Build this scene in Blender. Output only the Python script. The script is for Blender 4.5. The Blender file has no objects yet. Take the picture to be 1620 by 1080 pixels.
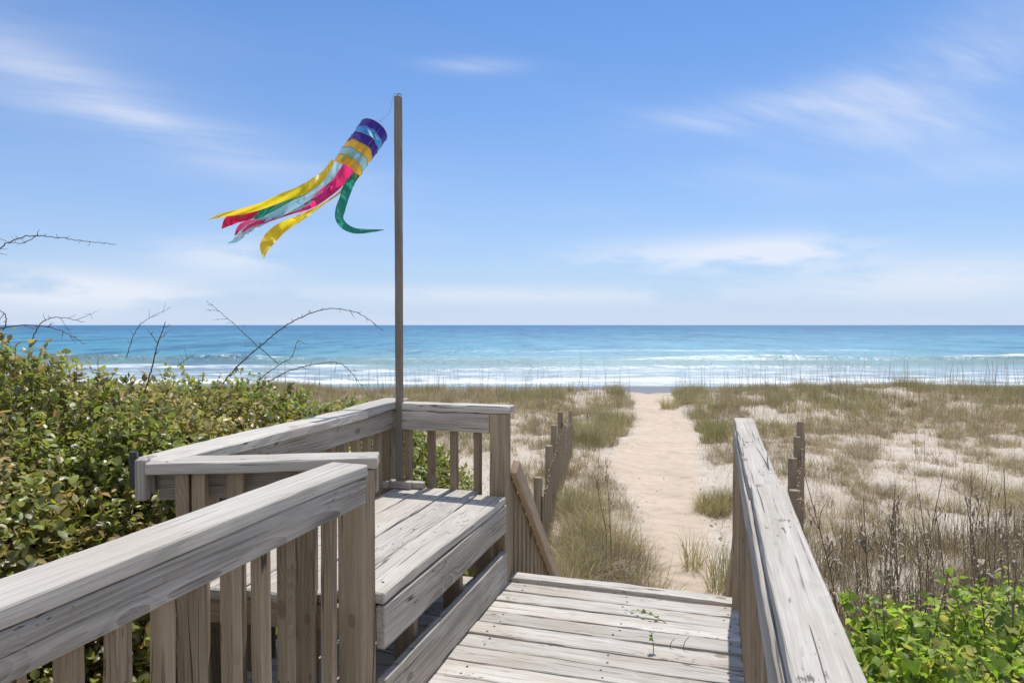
import bpy, math, random
import numpy as np
from mathutils import Vector, Matrix
random.seed(7)
RNG = np.random.default_rng(11)
scn = bpy.context.scene
COL = scn.collection
TH = math.radians(17.0)
SU, CU = math.sin(TH), math.cos(TH)
CAM_H = 1.41
PITCH = math.atan(26/1080)

def W(u, v, z):
    return Vector((SU*u+CU*v, CU*u-SU*v, z))

def P(px, py, Y):
    """point of the world at depth Y seen in direction (px,py)"""
    cx, cy = (px-810)/1080, (540-py)/1080
    d = Vector((cx, math.cos(PITCH)+math.sin(PITCH)*cy, -math.sin(PITCH)+math.cos(PITCH)*cy))
    d *= Y/d.y
    return Vector((d.x, d.y, d.z+CAM_H))

# ------------------------------------------------------------------ objects
def tag(o, label=None, cat=None, group=None, kind=None):
    if label: o['label'] = label
    if cat: o['category'] = cat
    if group: o['group'] = group
    if kind: o['kind'] = kind
    return o

def thing(name, loc, label, cat, group=None):
    o = bpy.data.objects.new(name, None)
    o.empty_display_size = .1
    COL.objects.link(o)
    o.location = loc
    return tag(o, label, cat, group)

def link(name, me, parent=None, M=None):
    """link mesh; M is its world matrix (parents are never rotated)"""
    o = bpy.data.objects.new(name, me)
    COL.objects.link(o)
    M = M or Matrix.Identity(4)
    if parent is not None:
        o.parent = parent
        pl = Vector((0, 0, 0)); q = parent
        if parent.parent is None:
            pl = Vector(parent.location)
        else:
            pl = Vector(parent['wloc'])
        M = Matrix.Translation(-pl) @ M
    o.matrix_basis = M
    return o

def np_mesh(name, V, F, mats, fmat=None, col=None, smooth=False, attr=None):
    V = np.asarray(V, dtype=np.float32).reshape(-1, 3)
    me = bpy.data.meshes.new(name)
    if isinstance(F, np.ndarray):
        Fl = [F]
    else:
        Fl = F
    Fl = [np.asarray(f, dtype=np.int32) for f in Fl if len(f)]
    nl = sum(f.size for f in Fl)
    nf = sum(f.shape[0] for f in Fl)
    me.vertices.add(len(V)); me.vertices.foreach_set('co', V.ravel())
    me.loops.add(nl); me.polygons.add(nf)
    me.loops.foreach_set('vertex_index', np.concatenate([f.ravel() for f in Fl]))
    starts = []; s = 0
    for f in Fl:
        starts.append(s+np.arange(f.shape[0])*f.shape[1]); s += f.size
    me.polygons.foreach_set('loop_start', np.concatenate(starts).astype(np.int32))
    for m in (mats if isinstance(mats, (list, tuple)) else [mats]):
        me.materials.append(m)
    if fmat is not None:
        me.polygons.foreach_set('material_index', np.asarray(fmat, dtype=np.int32))
    me.polygons.foreach_set('use_smooth', np.full(nf, smooth, dtype=bool))
    if col is not None:
        a = me.color_attributes.new('tint', 'FLOAT_COLOR', 'POINT')
        c = np.ones((len(V), 4), dtype=np.float32); c[:, :3] = col
        a.data.foreach_set('color', c.ravel())
    if attr is not None:
        for k, arr in attr.items():
            a = me.attributes.new(k, 'FLOAT', 'POINT')
            a.data.foreach_set('value', np.asarray(arr, dtype=np.float32))
    me.update(); me.validate()
    return me

# ------------------------------------------------------------------ node helper
class T:
    def __init__(s, nt): s.nt = nt
    def n(s, t, _p=None, **inp):
        nd = s.nt.nodes.new(t)
        for k, v in (_p or {}).items(): setattr(nd, k, v)
        for k, v in inp.items():
            key = int(k[1:]) if k[0] == 'i' and k[1:].isdigit() else k.replace('_', ' ')
            so = nd.inputs[key]
            if isinstance(v, bpy.types.NodeSocket): s.nt.links.new(v, so)
            elif isinstance(v, bpy.types.Node): s.nt.links.new(v.outputs[0], so)
            else: so.default_value = v
        return nd
    def m(s, op, a, b=0.0, c=0.0, clamp=False):
        return s.n('ShaderNodeMath', {'operation': op, 'use_clamp': clamp}, i0=a, i1=b, i2=c).outputs[0]
    def vm(s, op, a, b=(0, 0, 0)):
        nd = s.n('ShaderNodeVectorMath', {'operation': op}, i0=a, i1=b)
        return nd.outputs['Value'] if op in ('LENGTH', 'DOT_PRODUCT', 'DISTANCE') else nd.outputs[0]
    def noise(s, vec, scale, detail=3, rough=.55, dist=0, col=False):
        nd = s.n('ShaderNodeTexNoise', Vector=vec, Scale=scale, Detail=detail, Roughness=rough, Distortion=dist)
        return nd.outputs['Color' if col else 'Fac']
    def ramp(s, f, a, b, lo=0., hi=1., smooth=True):
        nd = s.n('ShaderNodeMapRange', {'interpolation_type': 'SMOOTHSTEP' if smooth else 'LINEAR'})
        for k, v in (('Value', f), ('From Min', a), ('From Max', b), ('To Min', lo), ('To Max', hi)):
            if isinstance(v, bpy.types.NodeSocket): s.nt.links.new(v, nd.inputs[k])
            else: nd.inputs[k].default_value = v
        return nd.outputs[0]
    def mix(s, f, a, b, mode='MIX'):
        nd = s.n('ShaderNodeMix', {'data_type': 'RGBA', 'blend_type': mode})
        for so, v in ((nd.inputs[0], f), (nd.inputs[6], a), (nd.inputs[7], b)):
            if isinstance(v, bpy.types.NodeSocket): s.nt.links.new(v, so)
            else: so.default_value = v if not isinstance(v, tuple) else (v+(1,))[:4]
        return nd.outputs[2]
    def sep(s, v): return s.n('ShaderNodeSeparateXYZ', i0=v).outputs
    def comb(s, x, y, z): return s.n('ShaderNodeCombineXYZ', i0=x, i1=y, i2=z).outputs[0]

def material(name):
    m = bpy.data.materials.new(name); m.use_nodes = True
    nt = m.node_tree
    nt.nodes.clear()
    t = T(nt)
    out = nt.nodes.new('ShaderNodeOutputMaterial')
    return m, t, out

def finish(t, out, shader): t.nt.links.new(shader.outputs[0], out.inputs[0])

def bsdf(t, color, rough=.7, spec=.3, normal=None, **kw):
    nd = t.n('ShaderNodeBsdfPrincipled')
    def put(k, v):
        if isinstance(v, bpy.types.NodeSocket): t.nt.links.new(v, nd.inputs[k])
        elif v is not None: nd.inputs[k].default_value = (v+(1,))[:4] if isinstance(v, tuple) else v
    put('Base Color', color); put('Roughness', rough); put('Specular IOR Level', spec); put('Normal', normal)
    for k, v in kw.items(): put(k.replace('_', ' '), v)
    return nd

# ------------------------------------------------------------------ materials
def wood(name, light, dark, brown, brown_amt=.3, crack=.68, lichen=0.0, ringw=.42):
    m, t, out = material(name)
    tc = t.n('ShaderNodeTexCoord').outputs['Object']
    oi = t.n('ShaderNodeObjectInfo').outputs['Random']
    off = t.m('MULTIPLY', oi, 61.7)
    shift = t.comb(off, t.m('MULTIPLY', off, 1.7), t.m('MULTIPLY', off, .37))
    co = t.vm('ADD', tc, shift)
    # knots
    vor = t.n('ShaderNodeTexVoronoi', Vector=t.vm('MULTIPLY', co, (3.6, 6.5, 6.5)), Scale=1.0, Randomness=1.0)
    vd, vc = vor.outputs['Distance'], vor.outputs['Color']
    has = t.ramp(t.sep(vc)[0], .42, .47)
    knot_field = t.m('MULTIPLY', t.ramp(vd, .50, .0), has)
    knot = t.m('MULTIPLY', t.ramp(vd, .125, .085), has)
    # growth rings
    warp = t.vm('SUBTRACT', t.noise(t.vm('MULTIPLY', co, (1.1, 5, 5)), 1.0, 2, .5, col=True), (.5, .5, .5))
    pith = t.comb(0.0, t.m('MULTIPLY', t.m('SUBTRACT', t.m('FRACT', t.m('MULTIPLY', off, 3.1)), .5), .16),
                  t.m('ADD', t.m('MULTIPLY', t.m('FRACT', t.m('MULTIPLY', off, 7.7)), .08), .03))
    pp = t.vm('ADD', t.vm('MULTIPLY', tc, (.035, 1, 1)), t.vm('ADD', pith, t.vm('MULTIPLY', warp, (.0, .05, .05))))
    r = t.vm('LENGTH', t.vm('MULTIPLY', pp, (1, 1, 1)))
    r = t.m('SUBTRACT', r, t.m('MULTIPLY', knot_field, .030))
    ring = t.m('FRACT', t.m('MULTIPLY', r, 95.0))
    ring = t.ramp(ring, .0, .85, 0, 1, False)
    ring2 = t.m('MULTIPLY', ring, t.ramp(t.noise(t.vm('MULTIPLY', co, (1.5, 9, 9)), 1, 2), .3, .65))
    fib = t.noise(t.vm('MULTIPLY', co, (5, 230, 230)), 1.0, 3, .65)
    fib3 = t.noise(t.vm('MULTIPLY', co, (9, 520, 520)), 1.0, 2, .6)
    fib2 = t.noise(t.vm('MULTIPLY', co, (2.2, 70, 70)), 1.0, 3, .6)
    streak = t.noise(t.vm('MULTIPLY', co, (.8, 22, 22)), 1.0, 3, .6)
    blotch = t.noise(t.vm('MULTIPLY', co, (2.2, 7, 7)), 1.0, 4, .6)
    ck = t.noise(t.vm('MULTIPLY', co, (1.7, 120, 120)), 1.0, 2, .5)
    ckm = t.m('MULTIPLY', t.ramp(ck, crack, crack+.05), t.ramp(blotch, .38, .55))
    # a few long drying checks
    ck2 = t.noise(t.vm('MULTIPLY', co, (.6, 17, 17)), 1.0, 1, .4)
    ck2m = t.m('MULTIPLY', t.ramp(t.m('ABSOLUTE', t.m('SUBTRACT', ck2, .5)), .009, .002), t.ramp(t.noise(co, 2.3, 2), .52, .6))
    tone = t.m('ADD', t.m('MULTIPLY', ring2, ringw), t.m('ADD', t.m('MULTIPLY', t.ramp(fib, .3, .7), .30), t.m('MULTIPLY', t.ramp(streak, .3, .7), .22)))
    tone = t.m('ADD', tone, t.m('ADD', t.m('MULTIPLY', t.m('SUBTRACT', fib2, .52), 1.0), t.m('MULTIPLY', t.m('SUBTRACT', fib3, .5), .7)), clamp=True)
    c = t.mix(tone, light, dark)
    c = t.mix(t.m('MULTIPLY', t.ramp(blotch, .42, .68), brown_amt), c, brown)
    c = t.mix(t.m('MULTIPLY', knot, .62), c, (.17, .11, .07))
    c = t.mix(t.m('MULTIPLY', ckm, .8), c, (.045, .04, .035))
    c = t.mix(t.m('MULTIPLY', ck2m, .85), c, (.03, .027, .025))
    sp = t.noise(t.vm('MULTIPLY', co, (26, 95, 95)), 1.0, 2, .6)
    spm = t.m('MULTIPLY', t.ramp(sp, .60, .66), t.ramp(t.noise(t.vm('MULTIPLY', t.vm('ADD', co, (7.7, 3.3, 1.1)), (3.0, 11, 11)), 1.0, 2, .5), .58, .66))
    c = t.mix(t.m('MULTIPLY', spm, .75), c, (.06, .05, .042))
    v = t.ramp(oi, 0, 1, .84, 1.12, False)
    c = t.mix(1.0, c, t.n('ShaderNodeCombineColor', i0=v, i1=v, i2=t.m('MULTIPLY', v, 1.0)).outputs[0], 'MULTIPLY')
    if lichen:
        lm = t.m('MULTIPLY', t.ramp(t.noise(co, 9.0, 5, .7), .60, .68), lichen)
        c = t.mix(lm, c, (.34, .36, .25))
    h = t.m('ADD', t.m('MULTIPLY', ring2, -.55), t.m('MULTIPLY', fib, .35))
    h = t.m('ADD', h, t.m('MULTIPLY', fib2, .5))
    h = t.m('SUBTRACT', h, t.m('MULTIPLY', t.m('ADD', ckm, ck2m), 1.6))
    bmp = t.n('ShaderNodeBump', Strength=.7, Distance=.0022, Height=h).outputs[0]
    finish(t, out, bsdf(t, c, .82, .22, bmp))
    return m

M_CAP = wood('weathered_grey_wood', (.585, .545, .48), (.285, .255, .213), (.38, .32, .255), .4, .655, .30, .14)
M_FAS = wood('weathered_side_wood', (.54, .495, .435), (.185, .163, .135), (.31, .255, .195), .4, .65, .22, .55)
M_DECK = wood('bleached_deck_wood', (.62, .585, .53), (.27, .243, .208), (.41, .335, .255), .45, .65, .0, .30)
M_POST = wood('brown_post_wood', (.40, .315, .215), (.145, .106, .07), (.25, .175, .108), .5, .69, .0, .40)
M_POLE = wood('dark_pole_wood', (.24, .21, .17), (.10, .085, .066), (.16, .125, .095), .4, .70, .0)
M_NEW = wood('tan_handrail_wood', (.60, .46, .32), (.36, .26, .175), (.42, .29, .185), .5, .72, .0)
M_LATH = wood('grey_lath_wood', (.40, .325, .23), (.20, .155, .105), (.28, .21, .14), .4, .70, .0)

def plain(name, color, rough=.6, spec=.3, metal=0.0, bump=0.0):
    m, t, out = material(name)
    co = t.n('ShaderNodeTexCoord').outputs['Object']
    nz = t.noise(co, 40, 4)
    c = t.mix(t.ramp(nz, .35, .65), tuple(x*.8 for x in color), tuple(min(1, x*1.15) for x in color))
    finish(t, out, bsdf(t, c, rough, spec, None, Metallic=metal))
    return m
M_NAIL = plain('rusty_nail', (.07, .05, .04), .6, .3)
M_BLACK = plain('black_plastic', (.02, .02, .022), .4, .5)
M_CORD = plain('pale_cord', (.25, .25, .26), .7, .2)
M_WIRE = plain('wire', (.10, .09, .08), .5, .4, .6)

def leafmat(name, back=(.3, .3, .22), back_amt=.5, rough=.38, trans=.3, spec=.45, tcol=1.6):
    m, t, out = material(name)
    a = t.n('ShaderNodeAttribute', {'attribute_name': 'tint'}).outputs['Color']
    g = t.n('ShaderNodeNewGeometry')
    co = t.n('ShaderNodeTexCoord').outputs['Object']
    nz = t.noise(co, 60, 2)
    a2 = t.mix(t.ramp(nz, .3, .7, 0, .35), a, t.mix(1.0, a, (.6, .6, .5), 'MULTIPLY'))
    c = t.mix(t.m('MULTIPLY', g.outputs['Backfacing'], back_amt), a2, back)
    b = bsdf(t, c, rough, spec)
    tcx = t.mix(1.0, a2, (tcol, tcol*1.05, tcol*.7), 'MULTIPLY')
    tr = t.n('ShaderNodeBsdfTranslucent', Color=tcx)
    ms = t.n('ShaderNodeMixShader', i0=trans, i1=b, i2=tr)
    finish(t, out, ms)
    return m
M_LEAF = leafmat('silverberry_leaf', (.34, .32, .20), .45, .40, .36, .6)
M_VINE = leafmat('vine_leaf', (.30, .36, .10), .4, .42, .52, .4, 1.7)
M_BLADE = leafmat('dune_grass_blade', (.3, .3, .2), .0, .6, .30, .25, 1.2)
def twigmat(name, a, b):
    m, t, out = material(name)
    co = t.n('ShaderNodeTexCoord').outputs['Object']
    c = t.mix(t.noise(co, 18, 3), a, b)
    finish(t, out, bsdf(t, c, .8, .2))
    return m
M_TWIG = twigmat('bark_twig', (.075, .055, .042), (.20, .15, .11))
M_STALK = twigmat('dry_stalk', (.14, .10, .07), (.30, .22, .155))
M_CURL = twigmat('dry_curled_leaf', (.24, .18, .13), (.45, .37, .28))

def fabric(name, c):
    m, t, out = material(name)
    co = t.n('ShaderNodeTexCoord').outputs['Object']
    wv = t.noise(co, 900, 1)
    nz = t.noise(co, 16, 3)
    bmp = t.n('ShaderNodeBump', Strength=.5, Distance=.012, Height=t.m('ADD', nz, t.m('MULTIPLY', wv, .01))).outputs[0]
    b = bsdf(t, c, .42, .45, bmp, Sheen_Weight=.2)
    tr = t.n('ShaderNodeBsdfTranslucent', Color=tuple(min(1, x*1.25) for x in c)+(1,), Normal=bmp)
    finish(t, out, t.n('ShaderNodeMixShader', i0=.55, i1=b, i2=tr))
    return m
FAB = {k: fabric('nylon_'+k, c) for k, c in dict(
    purple=(.055, .02, .30), blue=(.07, .36, .70), gold=(.85, .50, .03), aqua=(.34, .60, .70), yellow=(.98, .64, .02),
    green=(.02, .28, .20), crimson=(.65, .015, .08), pink=(.80, .03, .19), sky=(.45, .75, .90), lime=(.38, .60, .22)).items()}

# ------------------------------------------------------------------ boards
def board_mesh(name, L, w, th, mat, warp=.0025, seed=None, bev=.005, nails=(), ragged=.0):
    """length along X, width along Y, thickness along Z, centred"""
    rg = np.random.default_rng(seed if seed is not None else random.randint(0, 10**6))
    n = max(3, int(L/.07)+1)
    b = min(bev, th*.3, w*.3)
    hw, ht = w/2, th/2
    prof = []
    for (sx, sy, a0) in ((1, 1, 0), (-1, 1, 90), (-1, -1, 180), (1, -1, 270)):
        for a in (8, 45, 82):
            an = math.radians(a0+a)
            prof.append((sx*(hw-b)+b*math.cos(an), sy*(ht-b)+b*math.sin(an)))
    prof = np.array(prof); k = len(prof)
    xs = np.linspace(-L/2, L/2, n)
    xs = np.concatenate([[xs[0]], [xs[0]+b*.8], xs[1:-1], [xs[-1]-b*.8], [xs[-1]]])
    ph = rg.uniform(0, 6.28, 6)
    kx = 2*math.pi/max(L, 1.2)
    wy = warp*(np.sin(xs*kx*.9+ph[0])+.5*np.sin(xs*kx*2.3+ph[1]))
    wz = warp*.7*(np.sin(xs*kx*.8+ph[2])+.4*np.sin(xs*kx*2.9+ph[3]))
    tw = warp*5*np.sin(xs*kx*.7+ph[4])
    V = np.zeros((len(xs), k, 3))
    for i, x in enumerate(xs):
        s = 1.0
        q = prof.copy()
        if i in (0, len(xs)-1):
            q = np.sign(q)*np.maximum(np.abs(q)-b*.7, 0)
        q = q+rg.normal(0, .0004+ragged*.0006, q.shape)
        c, s_ = math.cos(tw[i]), math.sin(tw[i])
        V[i, :, 0] = x
        V[i, :, 1] = q[:, 0]*c-q[:, 1]*s_+wy[i]
        V[i, :, 2] = q[:, 0]*s_+q[:, 1]*c+wz[i]
    if ragged:
        V[0, :, 0] += rg.normal(0, .003*ragged, k); V[-1, :, 0] += rg.normal(0, .003*ragged, k)
    idx = np.arange(len(xs)*k).reshape(len(xs), k)
    a = idx[:-1]; c2 = idx[1:]
    F = np.stack([a, np.roll(a, -1, 1), np.roll(c2, -1, 1), c2], -1).reshape(-1, 4)[:, ::-1]
    VV = V.reshape(-1, 3)
    fl = [F]; nq = len(F)
    caps = np.array([idx[0], idx[-1][::-1]])
    fl.append(caps); fm = [0]*(nq+2)
    mats = [mat]
    if nails:
        mats.append(M_NAIL); ev = []; ef = []
        for (nx, ny) in nails:
            r = .0055; base = len(VV)+len(ev)
            zz = ht+np.interp(nx, xs, wz)+ny*np.interp(nx, xs, tw)+.0012
            yy = ny+np.interp(nx, xs, wy)
            for j in range(8):
                an = j*math.pi/4
                ev.append((nx+r*math.cos(an), yy+r*math.sin(an), zz))
            ef.append([base+j for j in range(8)])
        VV = np.concatenate([VV, np.array(ev)]); fl.append(np.array(ef)); fm += [1]*len(ef)
    return np_mesh(name, VV, fl, mats, fm)

def frame(p0, p1, up):
    p0, p1, up = Vector(p0), Vector(p1), Vector(up)
    x = (p1-p0).normalized()
    y = up.cross(x).normalized()
    z = x.cross(y)
    M = Matrix((x, y, z)).transposed().to_4x4()
    M.translation = (p0+p1)/2
    return M, (p1-p0).length

def board(name, p0, p1, w, th, mat, parent, up=(0, 0, 1), **kw):
    M, L = frame(p0, p1, up)
    return link(name, board_mesh(name, L, w, th, mat, **kw), parent, M)

VDIR = Vector((CU, -SU, 0)); UDIR = Vector((SU, CU, 0))

def post(name, u, v, z0, z1, s, mat, parent, s2=None, **kw):
    return board(name, W(u, v, z0), W(u, v, z1), s2 or s, s, mat, parent, up=VDIR, warp=.0012, **kw)
# post(): 's' is its size across v, s2 along u

# ------------------------------------------------------------------ tubes
def tubes(name, lines, mat, sides=5, taper=True):
    """lines: list of (points Nx3, r0, r1)"""
    Vs, Fs = [], []; base = 0
    for pts, r0, r1 in lines:
        pts = np.asarray(pts, float); n = len(pts)
        tan = np.gradient(pts, axis=0)
        tan /= np.linalg.norm(tan, axis=1)[:, None]+1e-9
        ref = np.array([.31, .17, .93]) if abs(tan[0][2]) < .9 else np.array([1., .2, 0])
        sd = np.cross(tan, ref); sd /= np.linalg.norm(sd, axis=1)[:, None]+1e-9
        sd2 = np.cross(tan, sd)
        rr = np.linspace(r0, r1, n)
        an = np.arange(sides)*2*math.pi/sides
        V = pts[:, None, :]+rr[:, None, None]*(np.cos(an)[None, :, None]*sd[:, None, :]+np.sin(an)[None, :, None]*sd2[:, None, :])
        idx = base+np.arange(n*sides).reshape(n, sides)
        a, c = idx[:-1], idx[1:]
        Fs.append(np.stack([a, np.roll(a, -1, 1), np.roll(c, -1, 1), c], -1).reshape(-1, 4))
        Vs.append(V.reshape(-1, 3)); base += n*sides
    return np_mesh(name, np.concatenate(Vs), np.concatenate(Fs), mat, smooth=True)

def smooth_line(pts, n):
    """Catmull-Rom through pts"""
    pts = np.asarray(pts, float)
    p = np.vstack([2*pts[0]-pts[1], pts, 2*pts[-1]-pts[-2]])
    m = len(pts)-1
    t = np.linspace(0, m-1e-6, n); i = t.astype(int); f = (t-i)[:, None]
    a, b, c, d = p[i], p[i+1], p[i+2], p[i+3]
    return .5*((2*b)+(-a+c)*f+(2*a-5*b+4*c-d)*f*f+(-a+3*b-3*c+d)*f**3)

# ------------------------------------------------------------------ value noise in numpy
_TAB = np.random.default_rng(3).random((256, 256))
def vnoise(x, y, s, sx=0):
    x = np.asarray(x, float)*s+sx*17.3; y = np.asarray(y, float)*s+sx*5.1
    xi, yi = np.floor(x).astype(int), np.floor(y).astype(int)
    fx, fy = x-xi, y-yi
    fx = fx*fx*(3-2*fx); fy = fy*fy*(3-2*fy)
    g = lambda a, b: _TAB[a % 256, b % 256]
    return (g(xi, yi)*(1-fx)+g(xi+1, yi)*fx)*(1-fy)+(g(xi, yi+1)*(1-fx)+g(xi+1, yi+1)*fx)*fy
def fbm(x, y, s, sx=0, o=4):
    r = 0; a = .5
    for k in range(o):
        r = r+a*vnoise(x, y, s*2**k, sx+k); a *= .5
    return r/(1-.5**o)

# ------------------------------------------------------------------ terrain
PATH = np.array([(1.0, 3.9, .55), (1.3, 5.0, .5), (1.62, 6.6, .45), (1.88, 7.6, .45), (2.42, 10.2, .58), (2.78, 13.4, 1.0), (3.4, 15.5, .95), (3.95, 17.3, .85),
                 (4.4, 20, .7), (4.72, 22.7, .65), (5.2, 26, .9), (5.6, 32, 2.2), (5.8, 40, 4.0)])
def path_x(Y): return np.interp(Y, PATH[:, 1], PATH[:, 0])
def path_w(Y): return np.interp(Y, PATH[:, 1], PATH[:, 2])
def ground_z(X, Y):
    X = np.asarray(X, float); Y = np.asarray(Y, float)
    n = (fbm(X, Y, .28, 1)-.5)*.55+(fbm(X, Y, 1.1, 5, 3)-.5)*.20
    base = np.interp(Y, [-40, 4, 12, 19, 23.5, 26, 29, 34, 44, 54, 66, 100], [-1.2, -1.2, -1.27, -1.30, -1.06, -1.10, -1.7, -2.75, -3.18, -3.46, -4.3, -6])
    amp = np.interp(Y, [-10, 4, 8, 26, 32, 38], [.3, .5, 1, 1.1, .5, .06])
    dp = np.abs(X-path_x(Y))/path_w(Y)
    carve = np.clip(1-dp/1.7, 0, 1)**1.0
    carve = np.where((Y > 3) & (Y < 34), carve, 0)
    z = base+n*amp*(1-.75*carve)-.16*carve*np.interp(Y, [3, 6, 20, 24, 28, 33], [.2, .5, .8, 1.4, 1., 0])
    return z

def grid_mesh(name, xs, ys, zf, mat, smooth=True, attr=None):
    X, Y = np.meshgrid(xs, ys)
    Z = zf(X, Y)
    V = np.stack([X, Y, Z], -1).reshape(-1, 3)
    idx = np.arange(len(xs)*len(ys)).reshape(len(ys), len(xs))
    F = np.stack([idx[:-1, :-1], idx[:-1, 1:], idx[1:, 1:], idx[1:, :-1]], -1).reshape(-1, 4)
    return np_mesh(name, V, F, mat, smooth=smooth, attr=attr)

def sandmat(name, pathy):
    m, t, out = material(name)
    g = t.n('ShaderNodeNewGeometry').outputs['Position']
    x, y, z = t.sep(g)
    n1 = t.noise(g, .9, 4); n2 = t.noise(g, 6, 5, .6); n3 = t.noise(g, 32, 4, .75)
    dune = t.mix(t.ramp(n1, .3, .7), (.60, .52, .43), (.52, .44, .355))
    peach = t.mix(t.ramp(n1, .3, .7), (.61, .49, .37), (.54, .435, .325))
    if pathy:
        e = t.n('ShaderNodeAttribute', {'attribute_name': 'edge'}).outputs['Fac']
        e = t.m('ADD', e, t.m('MULTIPLY', t.m('SUBTRACT', n2, .5), .5))
        c = t.mix(t.ramp(e, .55, .95), peach, dune)
    else:
        c = dune
    # litter of dry plant bits
    lit = t.m('MULTIPLY', t.ramp(n3, .60, .70), t.ramp(n2, .45, .62))
    c = t.mix(t.m('MULTIPLY', lit, .12 if pathy else .5), c, (.22, .175, .13))
    c = t.mix(t.ramp(n2, .3, .75, 0, .25), c, (.45, .37, .29))
    # wet sand by the water
    wet = t.ramp(z, -3.02, -3.30)
    c = t.mix(wet, c, (.20, .165, .135))
    h = t.m('ADD', t.m('MULTIPLY', n2, .8), t.m('MULTIPLY', n3, .18))
    fp = t.n('ShaderNodeTexVoronoi', {'feature': 'SMOOTH_F1'}, Vector=g, Scale=3.4, Smoothness=.6).outputs['Distance']
    h = t.m('ADD', h, t.m('MULTIPLY', fp, 1.3 if pathy else .3))
    bmp = t.n('ShaderNodeBump', Strength=.9, Distance=.07, Height=h).outputs[0]
    rough = t.m('SUBTRACT', .9, t.m('MULTIPLY', wet, .62))
    finish(t, out, bsdf(t, c, rough, .25, bmp))
    return m
M_SAND = sandmat('dune_sand', False); M_PATH = sandmat('path_sand', True)

xs = np.concatenate([np.linspace(-170, -16, 40)[:-1], np.linspace(-16, 26, 240)[:-1], np.linspace(26, 180, 40)])
ys = np.concatenate([np.linspace(-40, 2, 22)[:-1], np.linspace(2, 34, 230)[:-1], np.linspace(34, 75, 60)])
o = link('ground', grid_mesh('ground', xs, ys, ground_z, M_SAND)); tag(o, 'pale dune sand running down to the beach', 'ground', kind='structure')

# the sandy path, its own sheet just above the dune
tt = np.concatenate([np.linspace(4.3, 12, 220)[:-1], np.linspace(12, 33, 230)]); cc = np.linspace(-1, 1, 33)
PY, PC = np.meshgrid(tt, cc, indexing='ij')
PX = path_x(PY)+PC*path_w(PY)*(1.12+.35*(fbm(PY, PC*0+np.sign(PC)*9, .8, 2)-.5))
V = np.stack([PX, PY, ground_z(PX, PY)+.006+(1-np.abs(PC)**4)*(.05+.09*(fbm(PX, PY, 3.4, 51, 3)-.5))], -1)
idx = np.arange(PX.size).reshape(PX.shape)
F = np.stack([idx[:-1, :-1], idx[:-1, 1:], idx[1:, 1:], idx[1:, :-1]], -1).reshape(-1, 4)
o = link('sand_path', np_mesh('sand_path', V, F, M_PATH, smooth=True, attr={'edge': np.abs(PC).ravel()}))
tag(o, 'trodden peach coloured sand path leading to the beach', 'path', kind='structure')

# ------------------------------------------------------------------ sea
SEA_Z = -3.5
def sea_z(X, Y):
    a = np.interp(Y, [50, 58, 75, 95, 140, 400, 900, 1500], [0.0, .03, .09, .14, .16, .22, .22, 0])
    ph = Y+5*(fbm(X, Y, .02, 3)-.5)
    z = a*(np.sin(ph*.42+.6*np.sin(X*.05))*.5+(fbm(X, Y, .12, 9)-.5)*1.1)
    def ridge(y0, w, h, sx, lo=.42, force=0):
        yy = Y-y0-8*(fbm(X, Y*0, .03, sx)-.5)
        amp = np.clip((fbm(X, Y*0+3, .02, sx+4)-lo)*5, 0.1, 1)
        if force: amp = np.maximum(amp, np.clip((X-12)/10, 0, 1)*np.clip(.55+1.2*(fbm(X, Y*0, .06, 77)-.4), .3, 1))
        prof = np.where(yy < 0, np.exp(-(yy/(w*.45))**2), np.exp(-(yy/(w*1.3))**2))
        return h*amp*prof
    z = z+ridge(96, 2.2, .80, 21, .40, 1)+ridge(126, 3, .4, 33)+ridge(76, 1.6, .30, 41, .36)+ridge(61, 1.1, .14, 45, .2)
    return SEA_Z+z
m, t, out = material('sea_water')
g = t.n('ShaderNodeNewGeometry').outputs['Position']
x, y, z = t.sep(g)
flat = t.comb(x, y, 0.0)
nA = t.noise(t.vm('MULTIPLY', flat, (.030, .09, 1)), 1, 4, .6)
nB = t.noise(t.vm('MULTIPLY', flat, (.22, .55, 1)), 1, 5, .65)
nC = t.noise(t.vm('MULTIPLY', flat, (.9, 2.1, 1)), 1, 4, .65)
nL = t.noise(t.vm('MULTIPLY', flat, (.012, .004, 1)), 1, 3, .6)
ld = t.m('LOGARITHM', y, 10)
ldn = t.m('ADD', ld, t.m('MULTIPLY', t.m('SUBTRACT', nL, .5), .22))
deep = t.mix(t.ramp(ldn, 2.15, 3.1), (.05, .225, .33), (.018, .125, .255))
shal = t.mix(t.ramp(ldn, 1.85, 2.2), (.17, .29, .28), (.055, .235, .335))
c = t.mix(t.ramp(ldn, 1.95, 2.25), shal, deep)
wv1 = t.noise(t.vm('MULTIPLY', flat, (.16, .085, 1)), 1, 4, .6)
wv2 = t.noise(t.vm('MULTIPLY', flat, (.060, .020, 1)), 1, 5, .65)
wv3 = t.noise(t.vm('MULTIPLY', flat, (.012, .0022, 1)), 1, 5, .65)
wv = t.m('ADD', t.m('MULTIPLY', wv1, .3), t.m('ADD', t.m('MULTIPLY', wv2, .42), t.m('MULTIPLY', wv3, .28)))
c = t.mix(t.ramp(wv, .50, .57, 0, .75), c, (.008, .09, .19))
c = t.mix(t.ramp(wv, .49, .41, 0, .5), c, (.13, .33, .43))
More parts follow.
